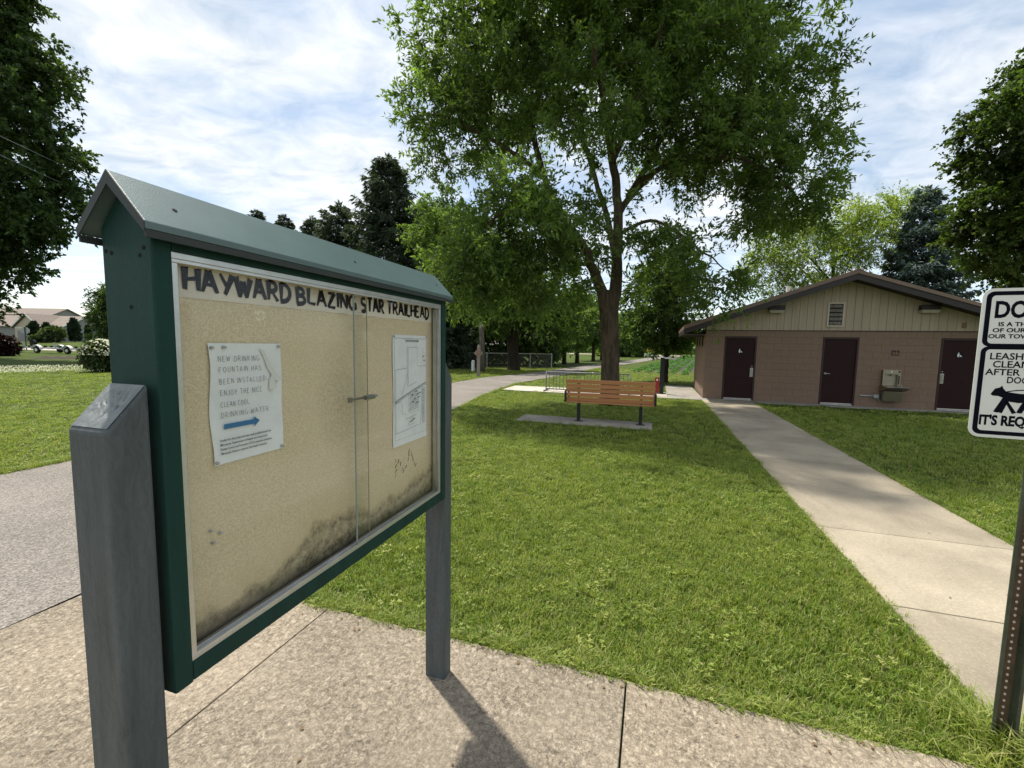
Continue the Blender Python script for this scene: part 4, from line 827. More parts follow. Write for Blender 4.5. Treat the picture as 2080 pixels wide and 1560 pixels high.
# ================================================================== BENCH
bx_, by_ = K(-.85, 9.57)
bench = thing('park_bench', 'park bench with orange brown slats and black legs seen from behind', 'bench', (bx_, by_, .012), R(-16))
BLn = 1.86
def slat(nm, c, tilt, w_, t_=.036, L_=BLn, mat='wood'):
    o = obj(nm, MB().box(-L_ / 2, L_ / 2, -t_ / 2, t_ / 2, -w_ / 2, w_ / 2), MAT[mat], bench, bevel=.006); o.location = c; o.rotation_euler = (tilt, 0, 0); return o
for k in range(5):
    z_ = .500 + k * .0985; slat('back_slat', (0, -.03 - (z_ - .45) * .24, z_), R(13), .083, .026)
for k in range(5): slat('seat_slat', (0, .02 + k * .094, .425 + k * .006), R(90 - 3), .082, L_=BLn + .06)
for s in (-1, 1):
    x = s * .66
    lg = obj('leg', MB().box(x - .035, x + .035, .13, .20, .01, .39).hexa([(x - .03, .02, .385), (x + .03, .02, .385), (x + .03, .42, .40), (x - .03, .42, .40)], [(x - .03, .02, .402), (x + .03, .02, .402), (x + .03, .42, .42), (x - .03, .42, .42)]), MAT['black'], bench, bevel=.004)
    lg.location.y = -.165 + .165 - .14
    obj('foot_plate', MB().box(x - .09, x + .09, .10, .24, 0, .014), MAT['black'], lg)
    obj('back_strut', MB().hexa([(x - .025, .015, .36), (x + .025, .015, .36), (x + .025, .045, .36), (x - .025, .045, .36)], [(x - .025, -.112, .90), (x + .025, -.112, .90), (x + .025, -.085, .90), (x - .025, -.085, .90)]), MAT['black'], bench)
    xa = s * (BLn / 2 + .015)
    obj('armrest', MB().box(xa - .022, xa + .022, -.09, .42, .655, .68).box(xa - .022, xa + .022, -.11, -.075, .43, .6549).box(xa - .022, xa + .022, .385, .42, .43, .6549), MAT['black'], bench, bevel=.006)

# ================================================================== BIKE RACK, REPAIR STAND
rk0 = gp(1109, 793); rack = thing('bike_rack', 'long galvanised steel bike rack on the pale concrete strip', 'bike rack', (rk0[0], rk0[1], 0), -TH)
RL, RH = 3.0, .70
obj('top_rail', MB().tube([(0, 0, RH), (RL, 0, RH)], .022, 8), MAT['racksteel'], rack, smooth=True)
obj('bottom_rail', MB().box(0, RL, -.02, .02, .05, .09), MAT['racksteel'], rack)
for x in (0, RL): obj('end_post', MB().tube([(x, 0, .0), (x, 0, RH)], .022, 8), MAT['racksteel'], rack, smooth=True)
for x in (0, RL): obj('foot', MB().box(x - .03, x + .03, -.30, .30, .001, .05), MAT['racksteel'], rack)
xx = .12; k = 0
while xx < RL - .05:
    obj('bar', MB().tube([(xx, 0, .09), (xx, 0, RH - .02)], .0115, 6), MAT['racksteel'], rack); xx += (.115 if k % 3 else .15); k += 1
rp0 = gp(1343, 799.5); rep = thing('bike_repair_stand', 'black bike repair stand with red pump panel beside the walk', 'repair stand', (rp0[0], rp0[1], 0), -TH)
obj('base_plate', MB().box(-.16, .16, -.16, .16, 0, .015), MAT['black'], rep)
obj('column', MB().box(-.075, .075, -.05, .05, .0151, 1.30), MAT['black'], rep, bevel=.01)
obj('tool_housing', MB().box(-.06, .06, -.06, .06, .95, 1.28), MAT['black'], rep, bevel=.005)
for s in (-1, 1): obj('hanger_arm', MB().tube([(0, s * .03, 1.27), (.18, s * .06, 1.285), (.46, s * .07, 1.25)], .02, 8), MAT['steel'], rep)
obj('top_cap', MB().box(-.085, .085, -.065, .065, 1.3, 1.32), MAT['white'], rep)
obj('pump_panel', MB().hexa([(-.22, -.05, .02), (-.085, -.05, .02), (-.085, .06, .02), (-.22, .06, .02)], [(-.24, -.05, .58), (-.085, -.05, .60), (-.085, .06, .60), (-.24, .06, .58)]), MAT['red'], rep, bevel=.01)
obj('pump_gauge', MB().tube([(-.16, -.052, .5), (-.16, -.07, .5)], .035, 12), MAT['white'], rep)
obj('cable', MB().tube([(.09, 0, .9), (.12, .01, .6), (.10, .02, .35), (.14, .0, .18)], .008, 6), MAT['black'], rep)

# ================================================================== TREES
def quads_mesh(name, V, mat):
    """V: (n,4,3) leaf corners"""
    n = len(V); me = bpy.data.meshes.new(name); me.vertices.add(n * 4); me.vertices.foreach_set('co', V.reshape(-1, 3).astype(np.float32).ravel())
    me.loops.add(n * 4); me.loops.foreach_set('vertex_index', np.arange(n * 4, dtype=np.int32)); me.polygons.add(n); me.polygons.foreach_set('loop_start', np.arange(0, n * 4, 4, dtype=np.int32)); me.polygons.foreach_set('loop_total', np.full(n, 4, np.int32))
    me.update(calc_edges=True); me.materials.append(mat); return me
def unit(a): return a / (np.linalg.norm(a, axis=-1, keepdims=True) + 1e-9)
def leaf_quads(P, D, L, W, up=.7, droop=.25):
    n = len(P); D = unit(D); Nn = unit(rng.normal(0, 1, (n, 3)) * (1 - up * .6) + np.array([0, 0, up])); S = unit(np.cross(D, Nn)); Nn = np.cross(S, D)
    L = L[:, None]; W = W[:, None]; m = P + D * L * .45
    return np.stack([P, m + S * W * .5 + Nn * W * .12, P + D * L - np.array([0, 0, 1]) * L * droop, m - S * W * .5 + Nn * W * .12], 1)
def sprays(C, rad, ns, nl, L, W, out=None, upb=.25, up=.7, droop=.2, outb=.5):
    """leafy shoots round the clump centres C"""
    n = len(C); d = rng.normal(0, 1, (n, ns, 3)); d[..., 2] += upb
    if out is not None: d += outb * 2 * out[:, None, :]
    d = unit(d); ln = rng.uniform(.45, 1.15, (n, ns, 1)) * (rad[:, None, None] if hasattr(rad, '__len__') else rad)
    st = C[:, None, :] + d * ln * rng.uniform(.0, .25, (n, ns, 1))
    t = rng.uniform(.15, 1.0, (n, ns, nl, 1)); sag = np.array([0, 0, -1]) * (t ** 2) * ln[:, :, None, :] * .22
    P = st[:, :, None, :] + d[:, :, None, :] * ln[:, :, None, :] * t + sag + rng.normal(0, .02, (n, ns, nl, 3))
    D = d[:, :, None, :] * .8 + rng.normal(0, .75, (n, ns, nl, 3)); P = P.reshape(-1, 3); D = D.reshape(-1, 3); k = len(P)
    return leaf_quads(P, D, L * rng.uniform(.6, 1.25, k), W * rng.uniform(.7, 1.25, k), up, droop)
def crown_points(blobs, total):
    """blobs: centre(3), radii(3), weight"""
    wts = np.array([b[1][0] * b[1][2] * (b[2] if len(b) > 2 else 1) for b in blobs]); cnt = np.maximum(3, (wts / wts.sum() * total).astype(int)); C, O = [], []
    for b, c in zip(blobs, cnt):
        d = unit(rng.normal(0, 1, (c, 3))); r = rng.random((c, 1)) ** .42; C.append(np.array(b[0]) + d * r * np.array(b[1])); O.append(d)
    return np.concatenate(C), np.concatenate(O)
def skeleton_tubes(mb, limbs, nodes, sides=8):
    for pts, rad in limbs:
        P = spline([np.array(p) for p in pts], 5); rr = np.interp(np.linspace(0, len(pts) - 1, len(P)), range(len(pts)), rad)
        P = [p + rng.normal(0, .012 if rr[i] < .16 else .006, 3) * (0 if i == 0 else 1) for i, p in enumerate(P)]
        mb.tube(P, list(rr), sides if rad[0] > .06 else 6)
        for p, r_ in zip(P, rr): nodes.append((p, r_))
def grow_twigs(mb, nodes, C, minr=.006, maxr=.03, keepnode=3):
    N = np.array([n_[0] for n_ in nodes]); Rr = np.array([n_[1] for n_ in nodes]); cap_ = len(N) + len(C) * 2; buf = np.zeros((cap_, 3)); buf[:len(N)] = N; rb = np.zeros(cap_); rb[:len(N)] = Rr; n = len(N)
    D0 = np.array([np.min(np.linalg.norm(N - c, axis=1)) for c in C]); order = np.argsort(D0)
    for i in order:
        c = C[i]; dv = buf[:n] - c; dist = np.linalg.norm(dv, axis=1) + np.maximum(dv[:, 2], 0) * .8 + np.maximum(0, .02 - rb[:n]) * 6
        j = int(np.argmin(dist)); a = buf[j]; L_ = np.linalg.norm(c - a)
        if L_ < .05: continue
        r0 = min(max(rb[j] * .6, minr * 1.5), maxr, minr + .012 * L_); m1 = a + (c - a) * .4 + np.array([0, 0, .12 * L_]) + rng.normal(0, .05 * L_, 3); m2 = a + (c - a) * .75 + np.array([0, 0, .08 * L_]) + rng.normal(0, .05 * L_, 3)
        mb.tube([a, m1, m2, c], [r0, r0 * .8, r0 * .6, minr * .6], 4, cap=False)
        buf[n] = m1; rb[n] = r0 * .8; buf[n + 1] = m2; rb[n + 1] = r0 * .6; n += 2
def build_tree(name, label, base, limbs, blobs, nclump, rad, ns, nl, L, W, leaf, bark, cat='tree', group=None, upb=.2, up=.7, outb=.5, twig=(.006, .03), droop=.2, limit=None):
    base = np.array([base[0], base[1], 0.0]); t = thing(name, label, cat, tuple(base), 0, group)
    limbs = [([np.array(p) - base for p in pts], r_) for pts, r_ in limbs]; blobs = [(np.array(b[0]) - base,) + tuple(b[1:]) for b in blobs]
    mb = MB(); nodes = []; skeleton_tubes(mb, limbs, nodes, 14); C, O = crown_points(blobs, nclump); obj('trunk', mb, bark, t, smooth=True)
    tw = MB(); grow_twigs(tw, nodes, C, *twig); 
    if tw.f: stuff(obj('branches', tw, bark, t, smooth=True))
    V = sprays(C, rad, ns, nl, L, W, O, upb, up, droop, outb); o = bpy.data.objects.new('crown', quads_mesh('crown', V, leaf)); col.objects.link(o); o.parent = t
    return t
def PB(cx_, cy_, rx, ry, Y, dep, wgt=1.0):       # blob from its outline in the photograph, at distance Y
    k = Y / FPX; return (at(cx_, cy_, Y), (rx * k, dep, ry * k), wgt)
def limb_px(Y, pts): return [at(x, y, Y + dy) for (x, y, r_, dy) in pts], [p[2] for p in pts]

# --- the big ash behind the bench
YT = 12.7; tb = at(1238, 815, YT)
G0 = at(1236, 812, YT); G0[2] = -.05
limbs = []
def add(pts): limbs.append(limb_px(YT, [(x, y, r_ * .72, dy) for (x, y, r_, dy) in pts]))
P0, r0 = limb_px(YT, [(1239, 800, .285, 0), (1240, 740, .262, 0), (1238, 670, .262, 0), (1236, 625, .275, 0), (1240, 590, .20, 0)]); limbs.append(([G0] + P0, [.36] + r0))
add([(1240, 640, .30, 0), (1250, 585, .25, .1), (1254, 520, .21, .15), (1255, 420, .18, .2), (1243, 320, .15, .3), (1226, 200, .11, .3), (1206, 60, .10, .2), (1190, -100, .06, .1), (1180, -230, .03, 0)])
add([(1236, 650, .28, -.05), (1222, 590, .22, -.1), (1200, 535, .18, -.2), (1183, 495, .15, -.2), (1135, 425, .12, -.1), (1103, 350, .12, .1), (1082, 260, .10, .3), (1048, 130, .075, .4), (1045, 0, .05, .4), (1040, -120, .03, .4)])
add([(1254, 440, .14, .2), (1290, 378, .12, .5), (1320, 325, .10, .8), (1352, 260, .11, 1.1), (1400, 150, .08, 1.4), (1450, 40, .055, 1.6), (1490, -60, .03, 1.6)])
add([(1290, 378, .12, .4), (1370, 328, .10, 0), (1480, 318, .08, -.4), (1580, 362, .055, -.6), (1640, 430, .03, -.6)])
add([(1252, 480, .08, .2), (1320, 448, .06, -.5), (1395, 485, .042, -1.1), (1470, 545, .02, -1.4)])
add([(1244, 330, .12, .2), (1290, 215, .10, -.6), (1335, 90, .07, -1.1), (1370, -40, .05, -1.4)])
add([(1186, 500, .12, -.2), (1110, 455, .09, -1.2), (1030, 430, .06, -2.0), (985, 470, .03, -2.3)])
add([(1103, 355, .09, 0), (1000, 285, .07, -.4), (900, 235, .045, -.6), (830, 240, .02, -.6)])
add([(1250, 520, .14, .3), (1230, 430, .12, 1.6), (1190, 300, .09, 2.8), (1150, 150, .06, 3.4)])
add([(1254, 430, .13, .4), (1330, 350, .10, 2.0), (1430, 260, .07, 3.0), (1520, 200, .04, 3.2)])
add([(1200, 535, .08, -.2), (1110, 545, .06, -.9), (1010, 560, .04, -1.2), (930, 575, .02, -1.2)])
add([(1250, 300, .10, -.1), (1220, 180, .08, -1.6), (1200, 60, .06, -2.4)])
blobs = [PB(935, 70, 105, 105, YT, 1.9), PB(880, 225, 62, 75, YT - .5, 1.3), PB(1225, 455, 75, 55, YT - 1.3, .7, .45), PB(1300, 500, 60, 45, YT - 1.0, .8, .45), PB(880, 325, 80, 28, YT - .6, 1.0, .5), PB(1010, 190, 110, 120, YT, 2.0), PB(1130, 50, 170, 120, YT, 2.6), PB(1330, 40, 190, 120, YT, 2.6), PB(1560, 15, 130, 55, YT + .8, 1.6, .8),
         PB(1190, 215, 150, 90, YT - 1.4, 1.4, .55), PB(1400, 190, 160, 120, YT, 2.6), PB(1540, 225, 105, 115, YT, 2.4), PB(1600, 330, 72, 105, YT - .2, 1.8), PB(1470, 310, 150, 80, YT - .6, 1.8), PB(1570, 420, 115, 50, YT - .5, 1.3, .8), PB(1605, 450, 55, 32, YT - .5, .9, .7),
         PB(1060, 410, 85, 75, YT - 2.3, 1.1), PB(1040, 480, 130, 80, YT - 2.0, 1.3), PB(960, 555, 120, 75, YT - 1.2, 1.3), PB(1080, 570, 110, 70, YT - .8, 1.4), PB(1150, 500, 75, 80, YT - .2, 1.3, .6), PB(1370, 500, 90, 26, YT - .7, .9, .9), PB(1430, 545, 70, 55, YT - 1.2, 1.0, .7), PB(1475, 590, 55, 40, YT - 1.3, .7, .7), PB(1310, 600, 50, 30, YT + .6, .9, .3),
         PB(1150, -140, 260, 130, YT, 3.2, 1.0), PB(1400, -120, 220, 130, YT, 3.0, 1.0), PB(1300, -300, 220, 110, YT, 3.0, .9), PB(1560, -90, 130, 70, YT + .4, 2.2, .9), PB(1330, 200, 200, 130, YT + 2.4, 1.8, .5), PB(1050, 200, 140, 120, YT + 2.2, 1.6, .5)]
build_tree('ash_tree', 'large spreading ash tree with forked trunk behind the slatted bench', (tb[0], tb[1]), limbs, blobs, 1850, .58, 13, 12, .150, .054, MAT['ash'], MAT['bark'], upb=.25, up=.5, twig=(.007, .035), droop=.10)

# --- simple shade trees: trunk, limbs towards every blob
def auto_tree(name, label, bx, by, blobs, nclump, rad, ns, nl, L, W, leaf, bark, tr=.2, fork=.35, group=None, cat='tree', upb=.2, up=.65, lean=0, droop=.2, outb=.5, twig=(.008, .03)):
    C = np.array([b[0] for b in blobs]); zt = max(b[0][2] + b[1][2] * .5 for b in blobs); zf = zt * fork; base = np.array([bx, by, -.05]); mid = np.average(C, axis=0); mid[2] = zf; f = np.array([bx + (mid[0] - bx) * .12, by + (mid[1] - by) * .12, zf])
    top = np.array([bx + (mid[0] - bx) * .5, by + (mid[1] - by) * .5, zt * .9]); limbs = [([base, base + (f - base) * .12 + np.array([0, 0, .02]), base + (f - base) * .5, f, f + (top - f) * .5, top], [tr * 1.35, tr * 1.05, tr * .95, tr * .85, tr * .45, .03])]
    for b in blobs:
        c = np.array(b[0]); hgt = min(max(c[2] - np.linalg.norm((c - f)[:2]) * .7, zf * .75), zt * .8); t = (hgt - zf) / max(zt * .9 - zf, .1); s = f + (top - f) * max(0, t); m = s + (c - s) * .5 + np.array([0, 0, .06 * np.linalg.norm(c - s)])
        limbs.append(([s, m, c], [tr * .42, tr * .25, .02]))
    return build_tree(name, label, (bx, by), limbs, blobs, nclump, rad, ns, nl, L, W, leaf, bark, cat, group, upb, up, outb, twig, droop)

YL = 33.0
bl_ = [PB(-60, 60, 110, 110, YL, 4), PB(20, 120, 85, 90, YL, 3.5), PB(60, 150, 50, 60, YL - 1, 2, .7), PB(0, 230, 110, 90, YL - 1.5, 3.5), PB(60, 330, 95, 60, YL - 1, 3), PB(140, 350, 42, 30, YL - 1, 1.3, .8), PB(20, 430, 120, 80, YL - 2, 3.5), PB(92, 462, 58, 45, YL - 1, 2.0, .8), PB(-25, 545, 85, 60, YL - 2, 3, .9), PB(88, 545, 40, 22, YL - 1, 1.2, .5), PB(-25, 615, 40, 30, YL - 2, 1.6, .6), PB(-140, 200, 120, 160, YL, 4), PB(-150, 430, 110, 140, YL, 4), PB(-120, -60, 120, 100, YL, 3.5, .7), PB(10, 20, 60, 60, YL, 2, .8)]
pb = at(-75, 730, YL); auto_tree('maple_tree', 'tall dark maple at the left edge of the picture above the far street', pb[0], pb[1], bl_, 900, 1.15, 11, 13, .30, .20, MAT['maple'], MAT['bark2'], .42, .22, up=.6, twig=(.012, .05))
YR = 15.0
br_ = [PB(2145, 170, 70, 80, YR, 1.8), PB(2055, 260, 70, 80, YR - .5, 1.6), PB(2115, 330, 80, 90, YR - 1, 2), PB(2030, 430, 60, 70, YR - .6, 1.6), PB(2105, 480, 70, 70, YR - 1, 2), PB(2065, 545, 60, 45, YR - .6, 1.4), PB(1980, 470, 35, 32, YR - .4, .8, .6), PB(2225, 130, 80, 110, YR, 2.4), PB(2225, 350, 100, 150, YR, 2.4), PB(1995, 300, 26, 60, YR - .4, .8, .6), PB(2195, 560, 90, 50, YR, 2)]
pb = at(2150, 830, YR); auto_tree('linden_tree', 'broad leaved tree at the right edge beside the restroom building', pb[0], pb[1], br_, 650, .55, 12, 12, .125, .10, MAT['mapler'], MAT['bark2'], .25, .3, up=.75)
# tree by the repair stand
Y2 = 21.3
b2 = [PB(1345, 560, 50, 42, Y2, 1.3), PB(1315, 610, 48, 40, Y2, 1.3), PB(1380, 610, 45, 42, Y2, 1.3), PB(1300, 660, 45, 34, Y2, 1.2), PB(1350, 655, 50, 38, Y2 - .6, 1.2), PB(1395, 665, 38, 34, Y2, 1.1), PB(1360, 690, 50, 18, Y2, 1.2), PB(1350, 530, 28, 22, Y2, .8)]
pb = gp(1351, 776); auto_tree('shade_tree', 'smaller dark leaved tree just behind the black repair stand', pb[0], pb[1], b2, 330, .52, 10, 11, .14, .085, MAT['mid'], MAT['bark2'], .13, .33)
# tree by the chain link fence
Y3 = 29
b3 = [PB(1010, 600, 70, 45, Y3 - 1, 1.2), PB(1050, 640, 60, 32, Y3 - 1, 1.2), PB(1110, 600, 70, 60, Y3, 2.5), PB(1150, 640, 55, 45, Y3, 2), PB(920, 520, 70, 70, Y3 + 1, 2.5), PB(880, 470, 55, 60, Y3 + 1, 2.5), PB(1010, 540, 90, 60, Y3, 2.5), PB(1015, 650, 35, 26, Y3 - 1, 1.0)]
pb = gp(1043, 751); auto_tree('shade_tree', 'bright green spreading tree with dark trunk in front of the chain link fence', pb[0], pb[1], b3, 560, .65, 10, 12, .19, .10, MAT['ash'], MAT['bark2'], .38, .27)
Y4 = 38
b4 = [PB(905, 430, 40, 38, Y4, 2), PB(880, 490, 55, 55, Y4, 2.4), PB(935, 480, 45, 55, Y4, 2.4), PB(900, 560, 60, 60, Y4, 2.6), PB(850, 560, 45, 60, Y4, 2.4), PB(960, 560, 55, 60, Y4, 2.4), PB(880, 640, 60, 60, Y4, 2.6), PB(950, 650, 60, 50, Y4, 2.4)]
pb = gp(905, 741); auto_tree('shade_tree', 'tall green tree peaking between the big spruce and the ash crown', pb[0], pb[1], b4, 420, 1.0, 9, 11, .26, .15, MAT['mid'], MAT['bark2'], .3, .3)
# row of young trees along the trail
for i, (px_, py_, cy_, h_, w_) in enumerate(((1146, 739, 660, 70, 52), (1172, 737, 650, 75, 48), (1205, 733, 655, 65, 42), (1222, 731, 665, 55, 34), (1118, 742, 692, 34, 30))):
    p = gp(px_, py_); Y = p[1]; bb = [PB(px_, cy_ - h_ * .45, w_ * .7, h_ * .4, Y, 2), PB(px_ - w_ * .4, cy_, w_ * .65, h_ * .42, Y, 2), PB(px_ + w_ * .4, cy_ + 4, w_ * .65, h_ * .42, Y, 2), PB(px_, cy_ + h_ * .42, w_ * .75, h_ * .28, Y, 2)]
    auto_tree('trail_tree', ['first', 'second', 'third', 'fourth'][i] + ' tree from the fence in the row left of the trail' if i < 4 else 'low bushy tree at the right end of the chain link fence', p[0], p[1], bb, 150, .8, 8, 10, .26, .16, MAT['mid'], MAT['bark2'], .2, .3, 'trees along the trail')
# honey locust behind the building
Y5 = 27
b5 = [PB(1600, 490, 60, 40, Y5, 2), PB(1680, 460, 70, 45, Y5, 2.5), PB(1760, 440, 70, 40, Y5, 2.5), PB(1560, 540, 45, 40, Y5, 1.8), PB(1650, 540, 80, 40, Y5, 2.5), PB(1740, 510, 70, 40, Y5, 2.5), PB(1810, 430, 45, 32, Y5, 1.8), PB(1590, 590, 70, 30, Y5, 2), PB(1560, 500, 25, 20, Y5, 1.2)]
pb = gp(1690, 765); auto_tree('locust_tree', 'airy yellow green locust tree behind the restroom roof', pb[0], pb[1], b5, 410, .85, 9, 11, .16, .065, MAT['locust'], MAT['bark2'], .2, .35, up=.8)

# --- spruces
def spruce(name, label, base, h, r, mat, nwh=26, nb=9, L=.22, W=.05, group=None, z0=.04, dens=1.0):
    t = thing(name, label, 'tree', (base[0], base[1], 0), 0, group)
    obj('trunk', MB().tube([(0, 0, -.05), (0, 0, h * .5), (0, 0, h * .985)], [r * .08 + .03, r * .05, .012], 8), MAT['bark2'], t, smooth=True); Vs = []
    bm_ = MB()
    for k in range(nwh):
        f = (k + rng.uniform(-.4, .4)) / nwh; z = h * (z0 + (1 - z0) * max(f, 0)); f = max(f, 0)
        rl = r * (1 - f) ** .62 * rng.uniform(.8, 1.1) + .10; m = max(5, int(nb * (1 - f * .35)))
        for j in range(m):
            az = 6.283 * (j + rng.random()) / m; ln = rl * rng.uniform(.62, 1.1); d = np.array([math.cos(az), math.sin(az), 0]); sd_ = np.array([-d[1], d[0], 0]); dr = .10 + .28 * (1 - f); zz = z + rng.uniform(-.5, .5) * h / nwh
            def pt(tt):
                p = d * (tt * ln)[:, None]; p[:, 2] = zz - dr * ln * tt + .30 * ln * tt ** 2.2; return p
            c3 = pt(np.array([.05, .5, 1.0])); bm_.tube([c3[0], c3[1], c3[2]], [.022, .014, .005], 4, cap=False)
            cnt = int(dens * (26 + 95 * ln / 2.2)); tt = rng.uniform(.12, 1.03, cnt) ** .8; w = ln * .30 * (1.1 - tt) + .14; sgn = rng.uniform(-1, 1, cnt)
            P = pt(tt) + sd_ * (sgn * w)[:, None] + d * (np.abs(sgn) * w * .4)[:, None]; P[:, 2] -= np.abs(sgn) * w * .30 + rng.uniform(0, .25, cnt) * (.3 + .7 * (1 - f))
            D = sd_ * sgn[:, None] * 1.1 + d * .6 + rng.normal(0, .32, (cnt, 3)); D[:, 2] -= .25
            Vs.append(leaf_quads(P, D, L * rng.uniform(.6, 1.3, cnt), W * rng.uniform(.7, 1.3, cnt), .5, .15))
    obj('branches', stuff_mesh(bm_), MAT['bark2'], t)['kind'] = 'stuff'
    n = 60; P = np.stack([rng.normal(0, .05, n), rng.normal(0, .05, n), h * (1 - rng.random(n) ** 1.5 * .09)], 1); Vs.append(leaf_quads(P, np.stack([rng.normal(0, 1, n), rng.normal(0, 1, n), rng.uniform(.3, 1.2, n)], 1), np.full(n, L), np.full(n, W), .4, 0))
    o = bpy.data.objects.new('crown', quads_mesh('crown', np.concatenate(Vs), mat)); col.objects.link(o); o.parent = t; return t
def stuff_mesh(mb): return mb
def spruce_px(name, label, px_, pytop, Y, wpx, mat, group=None, **k):
    p = at(px_, pytop, Y); spruce(name, label, (p[0], p[1]), p[2], wpx / 2 * Y / FPX, mat, group=group, **k)
spruce_px('spruce_tree', 'tallest dark spruce rising behind the right end of the kiosk roof', 788, 318, 36, 285, MAT['spruce'], 'spruces behind the kiosk', nwh=44, nb=11, L=.42, W=.12)
spruce_px('spruce_tree', 'dark spruce left of the tallest spruce with its top at half its height', 688, 414, 38, 255, MAT['spruce'], 'spruces behind the kiosk', nwh=34, nb=10, L=.42, W=.12)
for px_, py_, lb in ((633, 442, 'middle one of the small spruce tips showing over the kiosk roof'), (577, 438, 'second small spruce tip from the left over the kiosk roof'), (521, 427, 'leftmost small spruce tip poking over the kiosk roof ridge')):
    spruce_px('spruce_tree', lb, px_, py_, 42, 140, MAT['spruce'], 'spruces behind the kiosk', nwh=52, nb=10, L=.34, W=.10, dens=.8)
spruce_px('spruce_tree', 'dark spruce with low boughs behind the right kiosk post', 905, 560, 31, 150, MAT['spruce'], 'spruces behind the kiosk', nwh=24, nb=10, L=.36, W=.10, z0=.02)
spruce_px('blue_spruce', 'blue grey spruce behind the right slope of the restroom roof', 1885, 382, 25, 235, MAT['bspruce'], None, nwh=38, nb=11, L=.30, W=.09, z0=.08)
# dark undergrowth behind the fence, seen as one mass
def mass(name, label, cat, C, rad, ns, nl, L, W, mat, out=None):
    V = sprays(np.array(C), rad, ns, nl, L, W, out, .4, .6); o = bpy.data.objects.new(name, quads_mesh(name, V, mat)); col.objects.link(o); return tag(o, label, cat, kind='stuff')
C = []
for _ in range(420):
    x = random.uniform(880, 1130); p = gp(x, 745); Y = random.uniform(33, 39); q = at(x, 745, Y); C.append((q[0], q[1], random.uniform(.2, 4.2)))
mass('undergrowth', 'dark undergrowth behind the chain link fence', 'undergrowth', C, .8, 9, 9, .26, .16, MAT['maple'])
C = []
for _ in range(560):
    Y = random.uniform(105, 165); x = random.uniform(1150, 1640); q = at(x, 715, Y); C.append((q[0], q[1], random.uniform(.3, 7.0) * (.6 + .4 * math.sin(x * .09) ** 2)))
for _ in range(200):
    Y = random.uniform(70, 110); x = random.uniform(1225, 1300); q = at(x, 715, Y); C.append((q[0], q[1], random.uniform(.3, 7.0) * (.5 + .5 * math.sin(x * .2) ** 2)))
for _ in range(300):
    Y = random.uniform(130, 190); x = random.uniform(-400, 640); q = at(x, 690, Y); C.append((q[0], q[1], random.uniform(.3, 8.0) * (.5 + .5 * math.sin(x * .05) ** 2)))
mass('far_woods', 'far line of trees along the horizon', 'woods', C, 2.4, 8, 10, .9, .6, MAT['mid'])

# --- crop field right of the trail
mb_c = []; rowd = np.array([math.sin(R(24)), math.cos(R(24))]); rown = np.array([rowd[1], -rowd[0]]); o0 = gp(1298, 757)[:2]
for i in range(46):
    s = o0 + rown * (i * .76 - .3); nL = 1000 if i < 26 else 300; tt = rng.uniform(0, 62, nL * 2) ** 1.0; w = rng.normal(0, .085, nL * 2); z = rng.uniform(.02, .24, nL * 2) * (1 - np.abs(w) * 1.2).clip(.2, 1)
    P = np.stack([s[0] + rowd[0] * tt + rown[0] * w, s[1] + rowd[1] * tt + rown[1] * w, z], 1)
    mb_c.append(leaf_quads(P, np.concatenate([rng.normal(0, 1, (nL * 2, 2)), rng.uniform(-.1, .4, (nL * 2, 1))], 1), rng.uniform(.10, .18, nL * 2), rng.uniform(.08, .12, nL * 2), .9))
V = np.concatenate(mb_c); xy = V[:, 0, :2]; a = xy @ KN; b = xy @ KD; V = V[(a > np.interp(b, NEb, NEa) + 2.2) & ~((b < 22) & (a < 12))]
o = bpy.data.objects.new('crop_rows', quads_mesh('crop_rows', V, MAT['crop'])); col.objects.link(o); tag(o, 'rows of low green crop beyond the restroom building', 'crop', kind='stuff')
c4 = [o0 - rown * .8, o0 + rown * 36, o0 + rown * 36 + rowd * 62, o0 - rown * .8 + rowd * 62]
strip('field_soil', c4, MAT['soil'], -.016)

# ================================================================== FENCE, POLE, MARKERS
f0, f1 = gp(925, 752), gp(1135, 749); f0[:2] = at(900, 750, 30.5)[:2]; f1[:2] = at(1120, 750, 31.0)[:2]
fd = (f1 - f0)[:2]; FLn = float(np.linalg.norm(fd)); fa = math.atan2(fd[1], fd[0])
fe_ = thing('chain_link_fence', 'low grey chain link fence in front of the dark trees', 'fence', (f0[0], f0[1], 0), fa)
FH = 1.05
obj('top_rail', MB().tube([(0, 0, FH), (FLn, 0, FH)], .022, 6), MAT['steel'], fe_)
nP = 6
for i in range(nP): obj('post', MB().tube([(FLn * i / (nP - 1), 0, -.1), (FLn * i / (nP - 1), 0, FH + .06)], .032, 8), MAT['steel'], fe_)
wm = MB(); stp = .09; nW = int((FLn + FH) / stp)
for i in range(nW):
    for sg_ in (1, -1):
        x0 = i * stp - (FH if sg_ == 1 else 0); xa, xb = x0, x0 + FH * 1.0
        za, zb_ = (.02, FH - .02) if sg_ == 1 else (FH - .02, .02)
        ca, cb_ = max(xa, 0), min(xb, FLn)
        if ca >= cb_: continue
        z1_ = za + (zb_ - za) * (ca - xa) / (xb - xa); z2_ = za + (zb_ - za) * (cb_ - xa) / (xb - xa)
        wm.tube([(ca, 0, z1_), (cb_, 0, z2_)], .0022, 3, cap=False)
stuff(obj('wire_mesh', wm, MAT['steel'], fe_))
pp = gp(981, 754); ptop = at(972, 560, pp[1])
up2 = thing('utility_pole', 'plain grey wooden utility pole standing at the chain link fence', 'pole', (pp[0], pp[1], 0))
obj('shaft', MB().tube([(0, 0, -.1), (-.14, 0, 3.2), (ptop[0] - pp[0], 0, ptop[2] + 2.2)], [.17, .15, .12], 12), MAT['pole'], up2, smooth=True)
